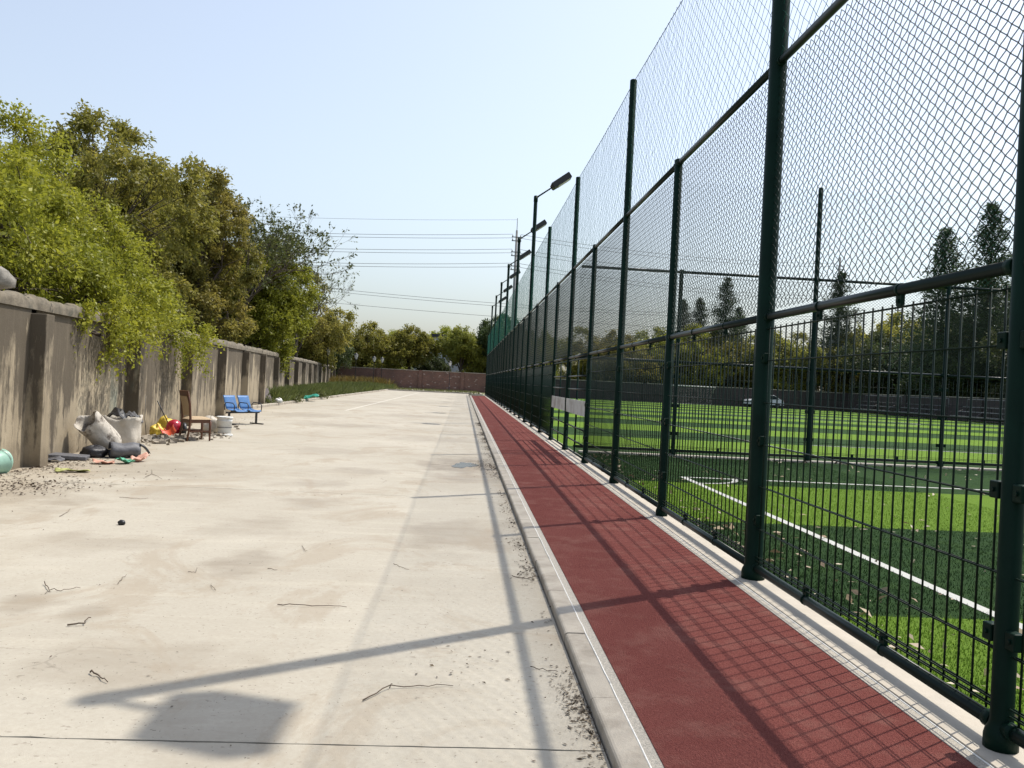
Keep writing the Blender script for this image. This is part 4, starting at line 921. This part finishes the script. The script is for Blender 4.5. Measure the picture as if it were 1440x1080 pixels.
# --- turf pile near the fence
g = np.random.default_rng(120); n = 150000; P = np.column_stack([2.5+5.0*g.random(n)**1.5, 3.0+15.0*g.random(n)**1.25, np.full(n, -.002)])
lig = ((P[:, 1]+5.9+7.6+g.normal(0, .02, n)) % 7.6 <= 3.8) & (P[:, 1] < 13.3); a_ = g.uniform(0, 6.28, n); S = np.column_stack([np.cos(a_), np.sin(a_), np.zeros(n)])*.0035; T = np.column_stack([g.normal(0, .008, n), g.normal(0, .008, n), g.uniform(.012, .028, n)])
on = (np.abs(P[:, 0]-3.76) < .052) & (P[:, 1] < 13.97) | (np.abs(P[:, 1]-13.92) < .052) & (P[:, 0] > 3.76)
k = ~on; V = np.stack([P-S, P+S, P+T], 1)[k].reshape(-1, 3); tt = np.repeat(np.where(lig, 0., 1.)[k], 3)
t = NT('turf_fibre'); at_ = t.n('ShaderNodeAttribute', attribute_name='tint'); ge = t.n('ShaderNodeNewGeometry'); rd = ge.outputs['Random Per Island']
t.done(t.mix(at_.outputs['Fac'], t.mix(rd, (.14, .235, .022), (.28, .40, .055)), t.mix(rd, (.024, .055, .018), (.06, .11, .036))), .7, 0, .1)
tag(inst('turf_fibres', np_mesh('turf_fibres', V, np.arange(len(V)).reshape(-1, 3), t.m, False, tt)), 'fine upright plastic fibres of the near striped turf', 'turf', kind='stuff')
# --- puddle
m = MB(); n = 48; pts = []
for i in range(n):
    a = 2*math.pi*i/n; r = 1+.22*math.sin(2*a+.5)+.14*math.sin(3*a+2)+.1*math.sin(7*a+1)+.05*math.sin(13*a); pts.append((.10+.19*r*math.cos(a), 14.95+.5*r*math.sin(a)))
pts = [(min(x, .6), y) for x, y in pts]; b0 = len(m.v)
for x, y in pts: m.v.append(Vector((x, y, YZ+.004)))
m.face(range(n)); tag(m.build('puddle', M['hp']), kind='structure')
# --- twigs
TW = [([(510, 987), (548, 968), (590, 967), (637, 966)], .005, 'long forked dry twig lying beside the rail shadow', [(548, 968), (552, 962)]), ([(390, 852), (420, 853), (455, 854), (487, 855)], .005, 'long straight dry twig lying alone on the concrete', None),
      ([(97, 880), (115, 880), (128, 872)], .008, 'short bent dark twig on the concrete', None), ([(127, 947), (139, 953), (150, 961)], .007, 'short thick twig lying near the lamp shadow tip', None),
      ([(62, 822), (70, 832), (90, 832), (114, 829)], .005, 'curled twig with a dead leaf on the concrete', [(70, 832), (63, 836)]), ([(166, 822), (171, 816), (178, 810)], .004, 'small curved twig beside the curled twig', None),
      ([(553, 795), (563, 798), (574, 802)], .004, 'tiny twig near the faint net shadow', None), ([(84, 727), (93, 722), (99, 717)], .004, 'thin bent twig on the concrete before the mint bucket', None), ([(168, 700), (188, 702), (208, 702)], .004, 'thin straight twig on the concrete between junk and rock', None),
      ([(205, 672), (214, 667), (213, 661)], .005, 'forked dark twig standing up before the wrappers', [(214, 667), (228, 674)]), ([(747, 940), (762, 943), (785, 947)], .004, 'thin curved twig beside the kerb litter', None), ([(264, 805), (275, 806), (278, 800)], .003, 'tiny forked twig on a damp stain', None),
      ([(296, 823), (301, 830), (304, 832)], .003, 'tiny curled stalk on the concrete', None), ([(720, 812), (740, 815), (757, 812)], .005, 'short twig caught in the kerb litter', None), ([(376, 801), (390, 803)], .004, 'short straight twig near the damp stain', None), ([(425, 768), (428, 775), (432, 777)], .003, 'small hooked stalk beyond the damp stain', None)]
for pts, r, lb, fork in TW:
    w_ = [at(*p) for p in pts]; c = w_[len(w_)//2].copy(); k = 12; P = []
    for i in range(len(w_)-1):
        for j in range(4): P.append(w_[i].lerp(w_[i+1], j/4)-c)
    P.append(w_[-1]-c)
    P = [p+Vector((rnd.gauss(0, r*.8), rnd.gauss(0, r*.8), r+abs(rnd.gauss(0, .006)))) for p in P]
    r *= .62; m = MB().tube(P, [r*(1-.55*i/len(P)) for i in range(len(P))], 6)
    if fork: a, b2 = at(*fork[0])-c, at(*fork[1])-c; m.tube([a+Vector((0, 0, r)), a.lerp(b2, .5)+Vector((0, 0, r+.01)), b2+Vector((0, 0, r*.6))], [r*.8, r*.6, r*.4], 6)
    tag(m.build('twig', M['twig'], None, c), lb, 'twig', 'twigs on the concrete yard')
p = at(171, 738); tag(lumpy(99, .028, 10, 8, .25, (1.3, 1, .9)).build('clod', M['iron'], None, p), 'small black clod lying alone on the concrete yard', 'clod')
# --- garden lamps along the verge
def garden_lamp():
    o = empty('garden_lamp')
    MB().lathe([(.11, -.1), (.11, .05), (.08, .09), (.06, .12), (.06, .5), (.045, .54), (.038, .6), (.034, 3.0), (.055, 3.03), (.03, 3.1)], 14).build('post', M['lampbody'], o)
    h = MB().lathe([(.09, 3.10), (.22, 3.55)], 6, cap=False).build('lantern_glass', M['lampglass'], o)
    for k in range(6):
        a = 2*math.pi*k/6; MB().tube([(.093*math.cos(a), .093*math.sin(a), 3.1), (.225*math.cos(a), .225*math.sin(a), 3.56)], .012, 4).build('lantern_rib', M['lampbody'], h)
    MB().lathe([(.10, 3.08), (.10, 3.105)], 6).build('lantern_base', M['lampbody'], o); MB().lathe([(.245, 3.55), (.245, 3.575), (.13, 3.68), (.03, 3.74), (.015, 3.82)], 6).build('lantern_cap', M['lampbody'], o)
    return o
gl = garden_lamp(); GLs = [(-11.9, 74.6, 'garden lamp post standing nearest the stained wall in the verge grass'), (-11.4, 90, 'garden lamp post in the grass before the yellow weeds'), (-10.6, 100.5, 'garden lamp post in the grass beyond the yellow weeds'), (-1.7, 105.6, 'lone garden lamp post at the foot of the far brick wall'), (-9.95, 103.5, 'garden lamp post by the brick wall at the end of the verge'), (-10.05, 47.2, 'garden lamp post hidden under the fresh green tree by the wall')]
for i, (x, y, lb) in enumerate(GLs):
    o = gl if i == 0 else copy_tree(gl); o.location = (x, y, -.03); tag(o, lb, 'lamp', 'garden lamps along the verge')
# --- utility poles and cables
def upole(x, y, h, label, arms, thin=0):
    o = thing('utility_pole', label, 'utility pole', (x, y, -.12)); MB().tube([(0, 0, 0), (0, 0, h)], [.2, .12], 12).build('shaft', M['pole'], o)
    if thin: MB().tube([(0, 0, h), (0, 0, h+thin)], .04, 6).build('mast', M['pole'], o)
    for z in [q for z in arms for q in (z, z-.42)]:
        a = MB().box((0, -.16, z), (1.1, .09, .10)).build('cross_arm', M['pole'], o)
        for dx in (-.45, .45): MB().lathe([(.05, 0), (.07, .05), (.05, .1), (.06, .16), (.02, .2)], 8, c=(dx, -.16, z+.05)).build('insulator', M['kerb'], a)
    return o
upole(5.3, 96, 18.9, 'grey concrete utility pole behind the sports fence carrying wires to the left', [18.1, 16.4, 14.8], 1.4)
upole(49.5, 110, 20.4, 'grey utility pole with stacked cross arms beside the lone thin conifer', [19.2, 17.0, 14.8])
upole(-75, 96, 19.5, 'utility pole out beyond the left trees carrying the far cable end', [18.1, 16.4, 14.8]); upole(62, 118, 17.5, 'shorter utility pole with three cross arms before the grey block', [16.8, 14.6, 12.6])
def cable(a, b, sag, label, r=.022):
    a = Vector(a); b = Vector(b); n = 30; c = (a+b)/2; tag(MB().tube([a.lerp(b, i/n)-c+Vector((0, 0, -sag*4*(i/n)*(1-i/n))) for i in range(n+1)], r, 4).build('power_cable', M['wire'], None, c), label, 'cable', 'overhead cables')
for z, nm in ((18.1, 'top'), (16.4, 'middle'), (14.8, 'lower')):
    for dx, dz in ((-.45, 0), (-.45, -.42)): cable((5.3+dx, 95.84, z+.2+dz), (-75-dx, 95.84, z+.2+dz), 1.5+dz*.3, 'overhead cable of the %s pair on the utility pole' % nm); cable((5.3-dx, 95.84, z+.2+dz), (49.5+dx, 109.84, {18.1: 19.2, 16.4: 17.0, 14.8: 14.8}[z]+.2+dz), .8, 'overhead cable from the %s arm running behind the netting' % nm)
cable((5.3, 96, 20.0), (-75, 96, 19.3), 1.2, 'single thin cable at the very top of the utility pole', .014)
for z, sg, y in ((18.2, 2.6, 150), (17.7, 2.6, 150), (14.9, 1.6, 151)): cable((-70, y, z+1.6), (70, y, z-1.8), sg, 'distant cable of the low line over the far treetops', .03)
upole(-70, 150.5, 20, 'distant pole at the left end of the low cable line', []); upole(70, 150.5, 17, 'distant pole at the right end of the low cable line', [])
# --- buildings
def block(name, label, x0, x1, y, d, h, mat, rows, cols, roof=.6):
    o = thing(name, label, 'building', ((x0+x1)/2, y, -.12)); wd = x1-x0
    MB().box((0, d/2, h/2), (wd, d, h)).build('wall', mat, o); MB().box((0, d/2, h+roof/2), (wd+.8, d+.8, roof)).build('roof', M['roof'], o)
    for r_ in range(rows):
        for c in range(cols):
            wx = -wd/2+wd*(c+.5)/cols; wz = h*(r_+.55)/rows
            f = MB().box((wx, -.03, wz), (min(1.8, wd/cols*.55), .08, min(1.6, h/rows*.5))).build('window', M['white_bldg'], o); MB().box((wx, -.085, wz), (min(1.6, wd/cols*.48), .05, min(1.4, h/rows*.44))).build('pane', M['glass'], f)
    return o
block('white_building', 'white two-storey building half hidden behind the far trees', -8, 8.2, 128, 10, 6.4, M['white_bldg'], 2, 6, .5)
block('white_building', 'narrow white tower with dark eaves behind the far trees', -4.6, -2.2, 126, 1.9, 7.8, M['white_bldg'], 3, 1, .4)
block('apartment_block', 'hazy grey apartment block far behind the benches', 95, 116, 205, 12, 17.2, M['grey_bldg'], 5, 7, .5)
# --- goal, car, benches by the far pitch
gg = thing('football_goal', 'white football goal before the dark brick wall', 'goal', (24.95, 90.0, .004))
MB().tube([(-2.5, 0, 0), (-2.5, 0, 1.95)], .05, 10).build('goal_post', M['whitep'], gg); MB().tube([(2.5, 0, 0), (2.5, 0, 1.95)], .05, 10).build('goal_post', M['whitep'], gg); MB().tube([(-2.53, 0, 1.97), (2.53, 0, 1.97)], .05, 10).build('crossbar', M['whitep'], gg)
MB().tube([(-2.5, .05, 1.93), (-2.5, .9, 1.7), (-2.5, 1.6, .03), (2.5, 1.6, .03), (2.5, .9, 1.7), (2.5, .05, 1.93)], .02, 6).build('back_frame', M['whitep'], gg)
m = MB()
for i in range(26): x = -2.5+.2*i; m.tube([(x, .05, 1.93), (x, .9, 1.7), (x, 1.6, .03)], .003, 3, cap=False)
for i in range(10): t = i/10; m.tube([(-2.5, .9+.7*t, 1.7-1.67*t), (2.5, .9+.7*t, 1.7-1.67*t)], .003, 3, cap=False)
tag(m.build('goal_net', M['whitep'], gg), kind='stuff')
def car(loc, rz, label):
    o = thing('parked_car', label, 'car', loc, rz); L, Wd = 4.1, 1.66
    side = [(-2.05, .35), (-2.03, .62), (-1.9, .82), (-1.05, .92), (-.45, 1.38), (.95, 1.42), (1.7, .98), (1.98, .9), (2.05, .6), (2.03, .33)]
    m = MB(); n = len(side); rings = []
    for yy, sh in ((-Wd/2, .0), (-Wd/2+.1, 1), (Wd/2-.1, 1), (Wd/2, .0)):
        ring = []
        for x, z in side: m.v.append(Vector((x*(1 if sh else .985), yy*(1 if z < .95 else .84), z*(1 if sh else .985)))); ring.append(len(m.v)-1)
        rings.append(ring)
    for a, b2 in zip(rings[:-1], rings[1:]):
        for i in range(n): m.face((a[i], a[(i+1) % n], b2[(i+1) % n], b2[i]), False)
    m.face(rings[0]); m.face(rings[-1][::-1]); m.build('body', M['carwhite'], o)
    for s in (-1, 1):
        MB().prism([(-.9, .95), (-.4, 1.32), (.25, 1.36), (.25, .95)], -.01, .01, Matrix(((1, 0, 0), (0, 0, s), (0, 1, 0)))@Matrix.Identity(3)).build('side_window', M['glass'], o, (0, s*.745, 0))
        MB().prism([(.3, .95), (.3, 1.36), (.9, 1.36), (1.5, .98)], -.01, .01, Matrix(((1, 0, 0), (0, 0, s), (0, 1, 0)))).build('side_window', M['glass'], o, (0, s*.745, 0))
        MB().box((-2.03, s*.58, .70), (.08, .34, .14), None, .02).build('headlight', M['lens'], o); MB().box((2.03, s*.62, .78), (.06, .24, .16), None, .02).build('tail_light', M['red'], o)
        for x in (-1.28, 1.26):
            wq = MB().lathe([(.2, -.1), (.3, -.09), (.3, .09), (.2, .1)], 20, M=Matrix.Rotation(math.pi/2, 3, 'X')).build('tyre', M['black'], o, (x, s*.74, .3)); MB().lathe([(.19, -.105), (.19, .105)], 12, M=Matrix.Rotation(math.pi/2, 3, 'X')).build('rim', M['grey'], wq)
    MB().box((-.76, 0, 1.16), (.02, 1.24, .62), Matrix.Rotation(R_(52), 3, 'Y')).build('windscreen', M['glass'], o); MB().box((1.34, 0, 1.2), (.02, 1.24, .7), Matrix.Rotation(R_(-58), 3, 'Y')).build('rear_window', M['glass'], o)
car((33.4, 91.8, .0), .08, 'white hatchback car parked before the dark brick wall beside the goal')
def bench(loc, n, label):
    o = thing('stand_bench', label, 'bench', loc, 0, 'tiered benches by the far touchline'); 
    for i, (x, z) in enumerate(((0, .45), (.55, .85), (1.1, 1.25))):
        for k in (0, .2): MB().box((x+k, 0, z), (.16, n, .05)).build('slat', M['slat'], o)
    for y in (-n/2+.3, 0, n/2-.3): MB().tube([(-.05, y, 0), (-.05, y, .42), (.5, y, .82), (1.3, y, 1.22), (1.3, y, 0)], .03, 6).build('support', M['iron'], o)
    MB().tube([(1.4, -n/2, 1.1), (1.4, -n/2, 1.9), (1.4, n/2, 1.9), (1.4, n/2, 1.1)], .025, 6).build('guard_rail', M['slat'], o)
    return o
bench((41.6, 84, .0), 7.5, 'tiered metal bench nearest the far corner of the brick walls'); bench((41.6, 75.5, .0), 6.5, 'tiered metal bench between the two other tiered benches'); bench((41.6, 66, .0), 7.0, 'tiered metal bench before the tallest conifers')
